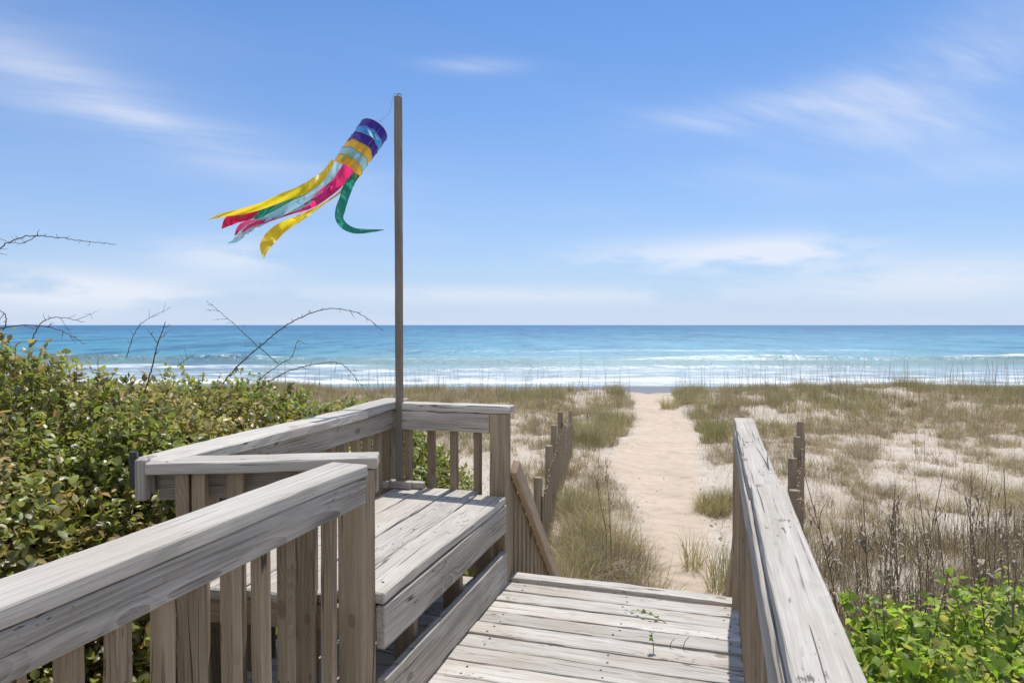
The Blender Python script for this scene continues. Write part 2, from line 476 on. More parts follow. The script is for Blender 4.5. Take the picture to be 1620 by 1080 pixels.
# foam
yw = t.m('ADD', y, t.m('MULTIPLY', t.m('SUBTRACT', t.noise(t.vm('MULTIPLY', flat, (.035, .0, 1)), 1, 3, .6), .5), 10.0))
lace = t.noise(t.vm('MULTIPLY', flat, (.16, .42, 1)), 1, 6, .7)
def band(a, b, c_, d): return t.m('MULTIPLY', t.ramp(yw, a, b), t.ramp(yw, d, c_))
f1 = t.m('MULTIPLY', band(56.6, 57.6, 60.2, 62), t.ramp(lace, .36, .52, 0, .92))
f1b = t.m('MULTIPLY', band(53.5, 58, 70, 79), t.ramp(lace, .49, .61, 0, .72))
c = t.mix(t.m('MULTIPLY', band(52, 58, 74, 86), .7), c, (.21, .29, .35))
face = t.m('MULTIPLY', band(82, 87, 93.5, 95.5), t.ramp(t.noise(t.vm('MULTIPLY', flat, (.02, .0, 1)), 1, 3, .6), .36, .55))
c = t.mix(t.m('MULTIPLY', face, .75), c, (.12, .20, .19))
hz = t.ramp(z, SEA_Z+.38, SEA_Z+.62)
lcl = t.noise(t.vm('MULTIPLY', flat, (.05, .01, 1)), 1, 4, .7)
f2 = t.m('MULTIPLY', t.m('MULTIPLY', hz, band(90, 93.5, 97.5, 101)), t.ramp(t.m('ADD', t.m('MULTIPLY', lcl, .6), t.m('MULTIPLY', lace, .4)), .50, .56))
# the wave that has broken on the left
lx = t.ramp(x, -14, -24)
f3 = t.m('MULTIPLY', t.m('MULTIPLY', lx, band(75, 79, 82, 88)), t.ramp(lace, .44, .58, 0, .9))
foam = t.m('MAXIMUM', t.m('MAXIMUM', f1, f1b), t.m('MAXIMUM', f2, f3))
cap_ = t.m('MULTIPLY', t.ramp(nC, .70, .78), t.ramp(t.noise(t.vm('MULTIPLY', flat, (.01, .02, 1)), 1, 3), .56, .66))
foam = t.m('MAXIMUM', foam, t.m('MULTIPLY', t.m('MULTIPLY', cap_, t.ramp(y, 100, 200)), .5))
c = t.mix(foam, c, (.84, .85, .85))
h = t.m('ADD', t.m('MULTIPLY', nB, 1.0), t.m('MULTIPLY', nC, .35))
h = t.m('ADD', h, t.m('MULTIPLY', foam, .3))
bmp = t.n('ShaderNodeBump', Strength=.65, Distance=.9, Height=h).outputs[0]
rough = t.m('ADD', .36, t.m('MULTIPLY', foam, .6))
df = t.n('ShaderNodeBsdfDiffuse', Color=c, Normal=bmp)
gl = t.n('ShaderNodeBsdfGlossy', Color=(1, 1, 1, 1), Roughness=rough, Normal=bmp)
finish(t, out, t.n('ShaderNodeMixShader', i0=t.m('SUBTRACT', .14, t.m('MULTIPLY', foam, .13)), i1=df, i2=gl))
ys = np.concatenate([np.linspace(49, 130, 210)[:-1], np.geomspace(130, 1600, 110)[:-1], np.geomspace(1600, 45000, 30)])
tx = np.linspace(-1, 1, 330)
def sea_grid():
    X = tx[None, :]*(85+1.25*ys[:, None]); Y = np.repeat(ys[:, None], len(tx), 1)
    V = np.stack([X, Y, sea_z(X, Y)], -1)
    idx = np.arange(X.size).reshape(X.shape)
    F = np.stack([idx[:-1, :-1], idx[:-1, 1:], idx[1:, 1:], idx[1:, :-1]], -1).reshape(-1, 4)
    return np_mesh('sea', V, F, m, smooth=True)
o = link('sea', sea_grid()); tag(o, 'blue green sea with white surf along the beach', 'sea', kind='structure')

# ------------------------------------------------------------------ boardwalk
UE = 3.56
bw = thing('boardwalk', W(1.5, -.5, 0), 'weathered plank boardwalk deck between the two railings, ending above the sand', 'boardwalk')
u = UE-.066; first = True
pitch = .129
k = 0
while u > -.75:
    under = u > 2.03
    v0 = -1.90 if under else -1.24
    r = random.Random(k)
    v1 = .100+r.uniform(-.004, .006)
    cvs = (v0+v1)/2
    nl = []
    for vv in (-1.0, -.45, .04):
        if r.random() < .8:
            nl.append((vv-cvs+r.uniform(-.02, .02), .032+r.uniform(-.01, .01)))
            nl.append((vv-cvs+r.uniform(-.02, .02), -.034+r.uniform(-.01, .01)))
    # X along v
    board('deck_board', W(u, v0, -.019+r.uniform(-.0025, .0025)), W(u+r.uniform(-.004, .004), v1, -.019+r.uniform(-.0025, .0025)), pitch-.0075-r.uniform(0, .004), .038, M_DECK, bw,
          warp=.0022, nails=nl, ragged=1.0, bev=.006)
    u -= pitch; k += 1
board('edge_board', W(UE+.06, -1.10, .002), W(UE+.055, .105, -.004), .085, .036, M_DECK, bw, warp=.003, ragged=1)
for vv in (-1.85, -1.05, -.5, .06):
    board('joist', W(-.8, vv, -.14), W(UE+.02, vv, -.14), .04, .19, M_POST, bw)
board('rim_joist', W(UE+.045, -1.9, -.14), W(UE+.045, .1, -.14), .19, .04, M_POST, bw, up=UDIR)

# ------------------------------------------------------------------ left railing
lr = thing('railing', W(1.0, -1.16, 0), 'long grey walkway railing at left whose cap runs to the camera', 'railing')
board('cap_rail', W(-.7, -1.159, .941), W(1.975, -1.157, .941), .132, .038, M_CAP, lr, warp=.002, bev=.006)
board('fascia_rail', W(-.7, -1.113, .876), W(1.970, -1.113, .876), .036, .088, M_FAS, lr, warp=.001, seed=31)
for uu in (.956, 1.065, 1.177, 1.276, 1.395, 1.51, 1.618, 1.833):
    post('baluster', uu, -1.152, -.12, .919, .038, M_POST, lr)
for uu in (.846, .736, .626, .5, .39, .28, .17, .06, -.05, -.16, -.27, -.38, -.49):
    post('baluster', uu, -1.152, -.12, .919, .038, M_POST, lr)
post('post', 2.045, -1.177, -.9, .919, .090, M_POST, lr, s2=.096)
post('post', .2, -1.215, -.9, .90, .085, M_POST, lr)

# ------------------------------------------------------------------ cross railing at the near end of the bench
A = Vector((W(2.145, -1.098, 0))); B = P(240, 736, 2.27); B.z = 0
dirx = (B-A).normalized(); nrm = Vector((-dirx.y, dirx.x, 0))
if nrm.y < 0: nrm = -nrm          # towards the sea
cr = thing('railing', (A+B)/2, 'short railing across the near end of the bench, black bracket on its outer end', 'railing')
def CR(s, n, z): return A+(B-A)*s+nrm*n+Vector((0, 0, z))
board('cap_rail', CR(.055, .0, .9412), CR(1.0, .0, .9412), .125, .038, M_CAP, cr, warp=.002)
board('fascia_rail', CR(.06, .045, .868), CR(.985, .045, .868), .036, .10, M_FAS, cr)
cz = A+(B-A)
board('end_block', CR(1.022, -.032, .835), CR(1.022, -.032, .972), .05, .034, M_FAS, cr, up=dirx)
board('end_block', CR(1.022, .04, .845), CR(1.022, .04, .965), .05, .034, M_FAS, cr, up=dirx)
board('bracket', CR(1.062, -.02, .872), CR(1.062, -.02, .992), .022, .022, M_BLACK, cr, up=dirx, bev=.002)
board('bracket_clip', CR(1.05, -.02, .968), CR(1.075, -.02, .968), .04, .007, M_BLACK, cr, bev=.001)
for s, w_, n_ in ((.80, .045, -.012), (.868, .042, -.012), (.655, .056, -.012)):
    c0 = CR(s, n_, -.1); c1 = CR(s, n_, .919)
    nm = 'post' if w_ == .045 else 'baluster'
    board(nm, c0, c1, .04, w_, M_POST, cr, up=dirx, warp=.0012)
board('post', CR(.368, .0, -.5), CR(.368, .0, .919), .08, .072, M_POST, cr, up=dirx, warp=.0012)

# ------------------------------------------------------------------ bench
bn = thing('bench', W(2.8, -1.45, 0), 'built-in grey plank bench with a deep front apron and a kick board below', 'bench')
vb = [-1.098, -1.27, -1.44, -1.61, -1.775]
for i in range(4):
    va, vc = vb[i], vb[i+1]
    vm_ = (va+vc)/2
    u0 = 2.075+(vm_+1.2)*.22 if i else 2.10
    u1 = 3.485 if i == 0 else 3.56
    board('seat_board', W(u0, vm_, .465), W(u1, vm_+.002, .468), va-vc-.009, .038, M_DECK if i % 2 else M_CAP, bn, warp=.0025, ragged=1, bev=.007,
          nails=[(-.6, .03), (-.6, -.03), (.55, .03), (.56, -.04), (0, .03), (.01, -.03)])
board('apron', W(2.097, -1.116, .366), W(3.497, -1.116, .366), .034, .148, M_FAS, bn, warp=.0015)
board('kick_board', W(2.097, -1.114, .098), W(3.497, -1.114, .098), .036, .178, M_FAS, bn, warp=.0015)
for uu, vv in ((2.45, -1.19), (2.95, -1.19), (3.40, -1.19), (2.45, -1.72), (3.4, -1.72), (2.95, -1.72)):
    post('leg', uu, vv, 0, .37, .086, M_POST, bn, s2=.038)
for uu in (2.20, 2.49, 2.99, 3.44):
    board('cleat', W(uu, -1.14, .41), W(uu, -1.76, .41), .038, .07, M_POST, bn)
board('cleat', W(2.06, -1.22, .40), W(1.99, -1.76, .40), .036, .088, M_POST, bn)

# ------------------------------------------------------------------ bench back railing (L shaped)
br = thing('railing', W(3.5, -1.8, 0), 'L-shaped railing behind and beyond the bench, holding the tall windsock pole', 'railing')
def vback(u): return -1.835+0*u
board('cap_rail', W(1.80, -1.812, .944), W(3.16, -1.828, .947), .155, .038, M_CAP, br, warp=.003, ragged=1)
board('cap_rail', W(3.163, -1.828, .949), W(3.68, -1.84, .956), .158, .038, M_CAP, br, warp=.003, ragged=1)
board('fascia_rail', W(2.15, -1.790, .872), W(3.515, -1.790, .878), .036, .105, M_FAS, br, warp=.002)
for uu in (2.2, 2.33, 2.45, 2.57, 2.69, 2.81, 2.937, 3.058, 3.182, 3.30, 3.42):
    post('baluster', uu, -1.832, .0, .925, .04, M_POST, br)
post('post', 3.575, -1.862, -.9, .93, .09, M_POST, br)
post('post', 2.12, -1.88, -.9, .92, .09, M_POST, br)
board('cap_rail', W(3.555, -1.755, .950), W(3.545, -1.088, .950), .098, .038, M_CAP, br, warp=.002, ragged=1)
board('fascia_rail', W(3.525, -1.78, .872), W(3.52, -1.20, .872), .036, .105, M_FAS, br)
for px in (646.7, 683, 718.7, 755.6):
    q = P(px, 700, 1)
    r_ = q.x/q.y
    # point on the line u=3.565
    uu = 3.566
    vv = uu*(r_*CU-SU)/(CU+r_*SU)
    post('baluster', uu, vv, -.1, .929, .04, M_POST, br)
post('post', 3.545, -1.152, -.9, .929, .092, M_POST, br)
board('cleat', W(3.50, -1.80, .508), W(3.50, -1.66, .508), .05, .04, M_FAS, br)
board('cleat', W(3.45, -1.745, .505), W(3.30, -1.745, .505), .045, .035, M_FAS, br) if False else None

# ------------------------------------------------------------------ right railing
rr = thing('railing', W(2.0, .1, 0), 'grey walkway railing at right with a wide flat cap in two pieces', 'railing')
board('cap_rail', W(-.7, .141, .944), W(2.02, .129, .948), .090, .04, M_CAP, rr, warp=.0012, ragged=.1, bev=.006)
board('cap_rail', W(2.023, .124, .934), W(3.60, .112, .928), .090, .038, M_CAP, rr, warp=.0015, ragged=.2, bev=.006)
board('fascia_rail', W(-.7, .100, .876), W(2.02, .090, .874), .032, .09, M_FAS, rr, warp=.0008, seed=21)
board('fascia_rail', W(2.023, .089, .868), W(3.52, .080, .864), .032, .088, M_FAS, rr, warp=.0008, seed=22)
uu = -.5
while uu < 3.45:
    if abs(uu-1.65) > .05:
        post('baluster', uu, .137-.008*uu, -.12, .908, .038, M_POST, rr)
    uu += .117
post('post', 1.66, .155, -.9, .905, .09, M_POST, rr)
post('post', 3.57, .107, -.9, .905, .085, M_POST, rr)

# ------------------------------------------------------------------ stairs to the sand
st = thing('staircase', W(4.3, -.5, -1.15), 'wooden stair dropping from the deck end with slanting tan handrails', 'staircase')
def hz_(u): return .66-(u-3.63)*.985
hr_ = board('handrail', W(3.63, -1.095, .62), W(5.05, -1.085, .62-1.42*.985), .038, .088, M_NEW, st)
board('handrail', W(3.66, .105, .50), W(5.05, .035, .50-1.39*.985), .038, .088, M_NEW, st)
for vv in (-1.135, .150):
    uu = 3.66
    while uu < 4.95:
        zt = .62-(uu-3.63)*.985+.02
        zb = min(-.05, -.15-(uu-3.6)*.8)
        post('baluster', uu, vv, max(zb, -1.25), zt-.01, .028, M_POST, st, s2=.055)
        uu += .088
    post('post', 4.98, vv, -1.6, -.62, .085, M_POST, st)
    board('stringer', W(3.62, vv+(.06 if vv < 0 else -.06), -.30), W(5.0, vv+(.06 if vv < 0 else -.06), -1.28), .038, .2, M_POST, st)
for i in range(5):
    board('tread', W(3.80+i*.25, -1.05, -.22-i*.18), W(3.80+i*.25, .02, -.22-i*.18), .25, .036, M_DECK, st)

# ------------------------------------------------------------------ windsock pole and windsock
pb = Vector((-.638, 3.865, .487))
pl_ = thing('windsock_pole', pb, 'tall thin square wooden pole standing on the bench corner', 'pole')
board('pole', pb+Vector((0, 0, .0)), Vector((-.640, 3.865, 2.692)), .038, .036, M_POLE, pl_, up=VDIR, warp=.0006, seed=4)
board('base_block', pb+Vector((-.11, .0, .017)), pb+Vector((-.026, .02, .017)), .05, .034, M_FAS, pl_)
board('base_block', pb+Vector((.026, .0, .017)), pb+Vector((.14, -.03, .017)), .05, .034, M_FAS, pl_)
ptop = Vector((-.640, 3.865, 2.690))
link('hook', tubes('hook', [(smooth_line([ptop+Vector((.0, -.0, -.01)), ptop+Vector((.0, -.0, .010)), ptop+Vector((-.012, -.008, .012)), ptop+Vector((-.022, -.012, .015))], 10), .0018, .0015),
                            (smooth_line([ptop+Vector((-.005, -.0, .012)), ptop+Vector((.012, 0, .018)), ptop+Vector((.02, 0, .006))], 8), .003, .002)], M_WIRE), pl_)

O = P(591, 207, 3.95); E = P(543, 274, 3.775)
ws = thing('windsock', O, 'rainbow banded windsock blowing left from the pole top with trailing streamers', 'windsock')
ax = (E-O); Lb = ax.length; ax.normalize()
e1 = ax.cross(Vector((0, 0, 1))).normalized(); e2 = ax.cross(e1).normalized()
ns, nr = 72, 44
_tc = (Vector((0, 0, CAM_H))-O).normalized()
A_CR = math.atan2(_tc.dot(e2), _tc.dot(e1))+.25
bands = [(0, .17, 'purple'), (.17, .31, 'blue'), (.31, .48, 'purple'), (.48, .65, 'gold'), (.65, .82, 'aqua'), (.82, 1.01, 'gold')]
names_ = ['purple', 'blue', 'gold', 'aqua']
Vb = np.zeros((nr, ns, 3)); tcs = np.linspace(0, 1, nr)
for i, q in enumerate(tcs):
    for j in range(ns):
        an = 2*math.pi*j/ns
        wr = -.016*math.exp(-((math.remainder(an-A_CR-.12*math.sin(q*7), 6.28319))/.20)**2)*(.25+q)+.0035*math.sin(5*an+3*q*4)*q+.003*math.sin(9*an+q*11)*min(1, q*3)+.004*math.sin(2*an+1)*q
        R_ = .085+wr-.006*q
        p = O+ax*(Lb*q+.004*math.sin(4*an+q*9)*(.2+q))+(e1*math.cos(an)+e2*math.sin(an))*R_
        Vb[i, j] = p
idx = np.arange(nr*ns).reshape(nr, ns)
a = idx[:-1]; c2 = idx[1:]
F = np.stack([a, np.roll(a, -1, 1), np.roll(c2, -1, 1), c2], -1)
fm = np.zeros((nr-1, ns), int)
for i in range(nr-1):
    q = (i+.5)/(nr-1)
    for lo, hi, nm in bands:
        if lo <= q < hi: fm[i, :] = names_.index(nm)
bm_ = np_mesh('body', Vb.reshape(-1, 3), F.reshape(-1, 4), [FAB[k] for k in names_], fm.ravel(), smooth=True)
link('body', bm_, ws)
link('hoop', tubes('hoop', [([O+(e1*math.cos(a_)+e2*math.sin(a_))*.0845 for a_ in np.linspace(0, 6.2832, 40)], .0022, .0022)], M_CORD), ws)
# sewn seam lines, lightly proud of the cloth
def on_body(q, an, lift=.0025):
    wr = -.016*math.exp(-((math.remainder(an-A_CR-.12*math.sin(q*7), 6.28319))/.20)**2)*(.25+q)+.0035*math.sin(5*an+3*q*4)*q+.003*math.sin(9*an+q*11)*min(1, q*3)+.004*math.sin(2*an+1)*q
    return O+ax*(Lb*q+.004*math.sin(4*an+q*9)*(.2+q))+(e1*math.cos(an)+e2*math.sin(an))*(.085+wr-.006*q+lift)
toC = (Vector((0, 0, CAM_H))-O).normalized()
a_c = math.atan2(toC.dot(e2), toC.dot(e1))
seams = []
for lo, hi, nm in bands[1:]:
    seams.append(([on_body(lo, x_, .001) for x_ in np.linspace(0, 6.2832, 60)], .0012, .0012))
for da in (-.25, 1.9, 3.9):
    seams.append(([on_body(q_, a_c+da, .001) for q_ in np.linspace(0, 1, 20)], .0012, .0012))
link('seam', tubes('seam', seams, M_CORD), ws)
# small light triangular fin on the blue band and pale green embroidery
def patch(name, pts, mat):
    V = [on_body(q, a_c-d, l) for q, d, l in pts]
    return link(name, np_mesh(name, V, np.array([[i for i in range(len(V))]]), mat), ws)
patch('fin', [(.20, -.45, .004), (.30, -.05, .006), (.31, .35, .004), (.25, -.1, .016)], FAB['sky'])
patch('fin', [(.22, .15, .004), (.22, .62, .012), (.28, .45, .004)], FAB['sky'])
emb = []
for d0, d1, q0, q1 in ((-.55, -.2, .97, .70), (-.62, -.42, .95, .74), (-.5, -.3, .96, .80), (-.7, -.35, .86, .86), (-.62, -.7, .97, .82), (-.5, -.05, .9, .78)):
    emb.append(([on_body(q0+(q1-q0)*s, a_c-d0-(d1-d0)*s*s, .003) for s in np.linspace(0, 1, 8)], .0022, .001))
link('embroidery', tubes('embroidery', emb, FAB['lime']), ws)

def Z2(a_, b_): return (320+a_/6.354, 250+b_/6.354)
def Z1(a_, b_): return (310+a_/3.725, 140+b_/3.725)
def streamer(color, pts, Y0, Y1, conv, scale, wob=.5, seed=0, flip=1):
    rg = np.random.default_rng(seed)
    arr = np.array([(conv(p[0], p[1])[0], conv(p[0], p[1])[1], p[2]/scale) for p in pts])
    L = smooth_line(arr, 110)
    n = len(L)
    tan = np.gradient(L[:, :2], axis=0); tan /= np.linalg.norm(tan, axis=1)[:, None]+1e-9
    nor = np.stack([-tan[:, 1], tan[:, 0]], -1)
    kq = 6; rf = rg.uniform(26, 40)
    V = np.zeros((n, kq+1, 3)); ph = rg.uniform(0, 6.28, 4)
    for i in range(n):
        s = i/(n-1)
        Yc = Y0+(Y1-Y0)*s+.015*math.sin(s*7+ph[0])
        wpx = max(L[i, 2], .5)
        tilt = wob*math.sin(s*6+ph[1])*.035
        for j in range(kq+1):
            f = j/kq-.5
            q = P(L[i, 0]+nor[i, 0]*wpx*f*flip, L[i, 1]+nor[i, 1]*wpx*f*flip, Yc+tilt*f*2*min(1, wpx/12)+.006*math.cos(f*6.3+s*18+ph[2])+(.011*math.sin(s*rf+ph[3]+f*2.5)+.006*math.sin(s*rf*2.3+ph[0]+f*4))*(1-.85*s))
            V[i, j] = q
    idx = np.arange(n*(kq+1)).reshape(n, kq+1)
    F = np.stack([idx[:-1, :-1], idx[:-1, 1:], idx[1:, 1:], idx[1:, :-1]], -1).reshape(-1, 4)
    o = link('streamer', np_mesh('streamer', V.reshape(-1, 3), F, FAB[color], smooth=True), ws)
    return o
S = 6.354
streamer('yellow', [(1330, 35, 70), (1235, 165, 85), (1120, 250, 95), (1000, 325, 95), (820, 390, 85), (600, 480, 70), (400, 537, 60), (200, 575, 40), (60, 618, 4)], 3.76, 3.46, Z2, S, .5, 1)
streamer('green', [(1250, 170, 80), (1180, 245, 95), (1060, 330, 75), (900, 410, 60), (760, 480, 65), (640, 530, 80), (560, 590, 60), (515, 605, 30)], 3.83, 3.56, Z2, S, .8, 2)
streamer('green', [(1260, 135, 50), (1180, 185, 45), (1080, 240, 30), (1000, 278, 20), (930, 305, 4)], 3.90, 3.80, Z2, S, .3, 12)
streamer('crimson', [(1200, 270, 80), (1090, 335, 75), (960, 400, 60), (830, 445, 55), (650, 520, 60), (480, 575, 85), (340, 605, 100), (260, 640, 95), (195, 710, 8)], 3.86, 3.60, Z2, S, .6, 3)
streamer('sky', [(1370, 50, 80), (1245, 260, 80), (1060, 395, 70), (900, 480, 85), (760, 560, 85), (600, 640, 70), (470, 710, 85), (400, 765, 75), (330, 825, 50), (250, 857, 4)], 3.675, 3.42, Z2, S, .9, 4)
streamer('aqua', [(1425, 75, 80), (1270, 300, 70), (1120, 390, 80), (980, 465, 95), (840, 530, 70), (700, 590, 40), (600, 620, 10)], 3.69, 3.52, Z2, S, .7, 9)
streamer('pink', [(1475, 90, 130), (1355, 255, 115), (1240, 350, 115), (1120, 440, 100), (1000, 510, 60), (900, 550, 30), (780, 590, 30), (640, 630, 45), (480, 660, 75), (390, 710, 85), (325, 780, 6)], 3.665, 3.50, Z2, S, 1.0, 5)
streamer('yellow', [(1450, 250, 60), (1380, 350, 22), (1200, 470, 22), (1080, 545, 45), (960, 615, 70), (800, 700, 110), (690, 800, 130), (630, 890, 105), (615, 1012, 5)], 3.86, 3.42, Z2, S, .8, 6)
streamer('green', [(938, 497, 66), (912, 540, 62), (888, 600, 58), (872, 650, 54), (852, 710, 58), (845, 765, 48), (875, 810, 42), (935, 838, 33), (1010, 840, 24), (1110, 833, 3)], 3.74, 3.66, Z1, 3.725, 1.0, 7)
# bridle and line to the pole top
ring = O-ax*.09
swv = [( [O+(e1*math.cos(a_)+e2*math.sin(a_))*.085, ring], .0008, .0008) for a_ in (.6, 2.7, 4.8)]
swv.append((smooth_line([ring, (ring+ptop)/2+Vector((.0, 0, -.02)), ptop+Vector((-.022, -.012, .015))], 12), .0008, .0008))
link('bridle_line', tubes('bridle_line', swv, M_CORD, 4), ws)

# ------------------------------------------------------------------ sand fences
def sand_fence(pts, label, ground_extra=0):
    P0 = Vector(pts[0]); 
    f = thing('sand_fence', (P0.x, P0.y, float(ground_z(P0.x, P0.y))), label, 'fence')
    rg = random.Random(len(label))
    lines = []
    for (X, Y, zt, r) in pts:
        zb = float(ground_z(X, Y))-.3
        an = np.arange(14)*2*math.pi/14
        zs = [zb, zb+.5, zt-.012, zt]
        rs = [r, r*.99, r*.97, r*.88]
        V = np.array([[(X+rs[i]*math.cos(a_)+.0*i, Y+rs[i]*math.sin(a_), zs[i]) for a_ in an] for i in range(4)])
        V -= np.array([X, Y, (zb+zt)/2])
        # local X along length
        V = V[..., [2, 0, 1]]
        idx = np.arange(56).reshape(4, 14); a_, c_ = idx[:-1], idx[1:]
        F = np.stack([a_, np.roll(a_, -1, 1), np.roll(c_, -1, 1), c_], -1).reshape(-1, 4)
        M = Matrix(((0, 1, 0, X), (0, 0, 1, Y), (1, 0, 0, (zb+zt)/2), (0, 0, 0, 1)))
        link('post', np_mesh('post', V.reshape(-1, 3), [F, idx[-1:]], M_POST if zt > -.0 else M_LATH), f, M)
    # laths: one panel between the posts
    Vs, Fs = [], []; nb = 0; tops = []
    for i in range(len(pts)-1):
        a_, b_ = Vector(pts[i][:2]), Vector(pts[i+1][:2])
        L = (b_-a_).length; n = int(L/.085)
        for j in range(n):
            s = (j+.5)/n
            p = a_.lerp(b_, s)+Vector((.04, -.06))
            sag = .10*math.sin(s*math.pi)
            zt = pts[i][2]*(1-s)+pts[i+1][2]*s-.16-sag+rg.uniform(-.025, .025)
            zg = float(ground_z(p.x, p.y))-.05
            d = (b_-a_).normalized(); w2, t2 = .019, .005
            lean = Vector((rg.uniform(-.02, .02), rg.uniform(-.02, .02)))
            nn = Vector((-d.y, d.x))
            qs = []
            for (z_, off) in ((zg, Vector((0, 0))), (zt, lean)):
                for (s1, s2) in ((-1, -1), (1, -1), (1, 1), (-1, 1)):
                    q = p+off+d*w2*s1+nn*t2*s2
                    qs.append((q.x, q.y, z_))
            Vs += qs
            Fs += [[nb+k_ for k_ in f_] for f_ in ((0, 1, 5, 4), (1, 2, 6, 5), (2, 3, 7, 6), (3, 0, 4, 7), (4, 5, 6, 7))]
            nb += 8; tops.append((p.x, p.y, zt))
    Vs = np.array(Vs); ctr = Vs.mean(0)
    M = Matrix(((0, 1, 0, ctr[0]), (0, 0, 1, ctr[1]), (1, 0, 0, ctr[2]), (0, 0, 0, 1)))
    link('lath_panel', np_mesh('lath_panel', (Vs-ctr)[:, [2, 0, 1]], np.array(Fs), M_LATH), f, M)
    w_ = [([(x_, y_, z_-dz) for x_, y_, z_ in tops], .003, .003) for dz in (.12, .5)]
    link('wire', tubes('wire', w_, M_WIRE, 4), f)
    return f
sand_fence([(.275, 7.15, -.19, .048), (.475, 8.75, -.14, .050), (.63, 10.25, -.095, .05), (.80, 11.3, -.03, .048), (1.2, 14.0, -.35, .04)],
           'sand fence of grey laths and round posts left of the path')
sand_fence([(2.62, 6.3, -.12, .05), (3.24, 7.85, -.125, .05), (3.86, 9.2, -.10, .05), (4.28, 10.1, -.02, .055)],
           'sand fence with round posts beside the right railing')

# ------------------------------------------------------------------ grass
def blades(name, base, h, ang, lean, w, col, mat, segs=3, face=None):
    N = len(base)
    t_ = np.linspace(0, 1, segs+1)
    d = np.stack([np.cos(ang), np.sin(ang), np.zeros(N)], -1)
    fa = RNG.uniform(0, 6.28, N) if face is None else face
    side = np.stack([np.cos(fa), np.sin(fa), np.zeros(N)], -1)
    kink = RNG.normal(0, .07, N)
    V = np.zeros((N, segs+1, 2, 3))
    for k_, q in enumerate(t_):
        c = base+d*(h*lean*q**1.8)[:, None]+side*(h*kink*math.sin(q*3.1))[:, None]
        c[:, 2] += h*q*(1-.42*np.clip(lean, 0, 1.6)*q)
        ww = (w*(1-q**1.5)+.0006)[:, None]
        V[:, k_, 0] = c-side*ww*.5
        V[:, k_, 1] = c+side*ww*.5
    idx = np.arange(N*(segs+1)*2).reshape(N, segs+1, 2)
    F = np.stack([idx[:, :-1, 0], idx[:, :-1, 1], idx[:, 1:, 1], idx[:, 1:, 0]], -1).reshape(-1, 4)
    C = np.repeat(col, (segs+1)*2, axis=0)
    return np_mesh(name, V.reshape(-1, 3), F, mat, col=C)

GREEN = np.array((.40, .38, .16)); OLIVE = np.array((.56, .49, .26)); DRY = np.array((.68, .56, .40)); GREY = np.array((.50, .43, .34)); RED = np.array((.40, .26, .17))
def clump_blades(cx, cy, rad, n, hgt, dry, spread=.6, w=.006, green=GREEN):
    """returns arrays for one batch of clumps: all inputs arrays of len K, n ints"""
    n = n.astype(int); rep = np.repeat(np.arange(len(cx)), n); N = len(rep)
    a = RNG.uniform(0, 6.28, N); r = rad[rep]*np.sqrt(RNG.uniform(0, 1, N))
    x = cx[rep]+r*np.cos(a); y = cy[rep]+r*np.sin(a)
    z = ground_z(x, y)-.01
    h = hgt[rep]*RNG.uniform(.45, 1.15, N)
    ang = np.where(RNG.random(N) < .55, a, RNG.uniform(0, 6.28, N))
    lean = np.abs(RNG.normal(.25, .3, N))*spread+.05*RNG.random(N)
    isdry = RNG.random(N) < dry[rep]
    f = RNG.random((N, 1))
    cg = green*(1-f)+OLIVE*f
    g2 = RNG.random((N, 1))
    cd = np.where(g2 < .42, DRY, np.where(g2 < .70, GREY, RED))
    col = np.where(isdry[:, None], cd, cg)*RNG.uniform(.55, 1.15, (N, 1))*RNG.uniform(.62, 1.18, (len(cx), 1))[rep]
    lean = np.where(isdry, lean*1.7+.15, lean); h = np.where(isdry, h*.8, h)
    ww = w*(1+.05*np.maximum(y-8, 0))*RNG.uniform(.7, 1.2, N)
    return np.stack([x, y, z], -1), h, ang, lean, ww, col
def cat(parts): return [np.concatenate([p[i] for p in parts]) for i in range(6)]

def fence_clear(x, y): return True
K = 60000
cx = RNG.uniform(-19, 24, K); cy = 5.4+(27.0-5.4)*RNG.random(K)**.72
keep = (np.abs(cx) < cy*.80+2.0)
dens = .14*fbm(cx, cy, .33, 8, 3)+.86*fbm(cx, cy, 1.15, 18, 3)
crest = np.clip((cy-18)/4, 0, 1)*np.clip((26.8-cy)/1.5, 0, 1)
thr = .452-.045*crest-.03*np.clip((9-cy)/3, 0, 1)
keep &= dens > thr
keep &= RNG.random(K) < np.interp(cy, [5, 12, 20, 27], [.40, .42, .46, .50])
dp = np.abs(cx-path_x(cy))/path_w(cy)
keep &= dp > .92+.35*fbm(cx, cy, 1.3, 6)
keep &= ~((cy < 6.8) & (cx < 1.4))
cx, cy, dp, crest, dens = cx[keep], cy[keep], dp[keep], crest[keep], dens[keep]
K = len(cx)
core = np.clip((dens-.50)/.12, 0, 1)
hgt = (.17+.16*RNG.random(K)+.14*core)*(1+.40*crest)
big = RNG.random(K) < .12; hgt = np.where(big, hgt*1.5, hgt)
patchg = fbm(cx, cy, .5, 12, 3)
dry = np.clip(.95-.30*crest-1.3*(patchg-.5)+.12*RNG.normal(0, 1, K), .2, .97)
n = np.where(cy < 12, 46, np.where(cy < 18, 30, 20))
parts = [clump_blades(cx, cy, .05+.13*RNG.random(K), n, hgt, dry, 1.15, .0040)]
print('clumps', K, 'blades', len(parts[0][0]))
o = link('dune_grass', blades('dune_grass', *cat(parts), M_BLADE)); tag(o, 'patchy green and dry dune grass over the sand', 'grass', kind='stuff')

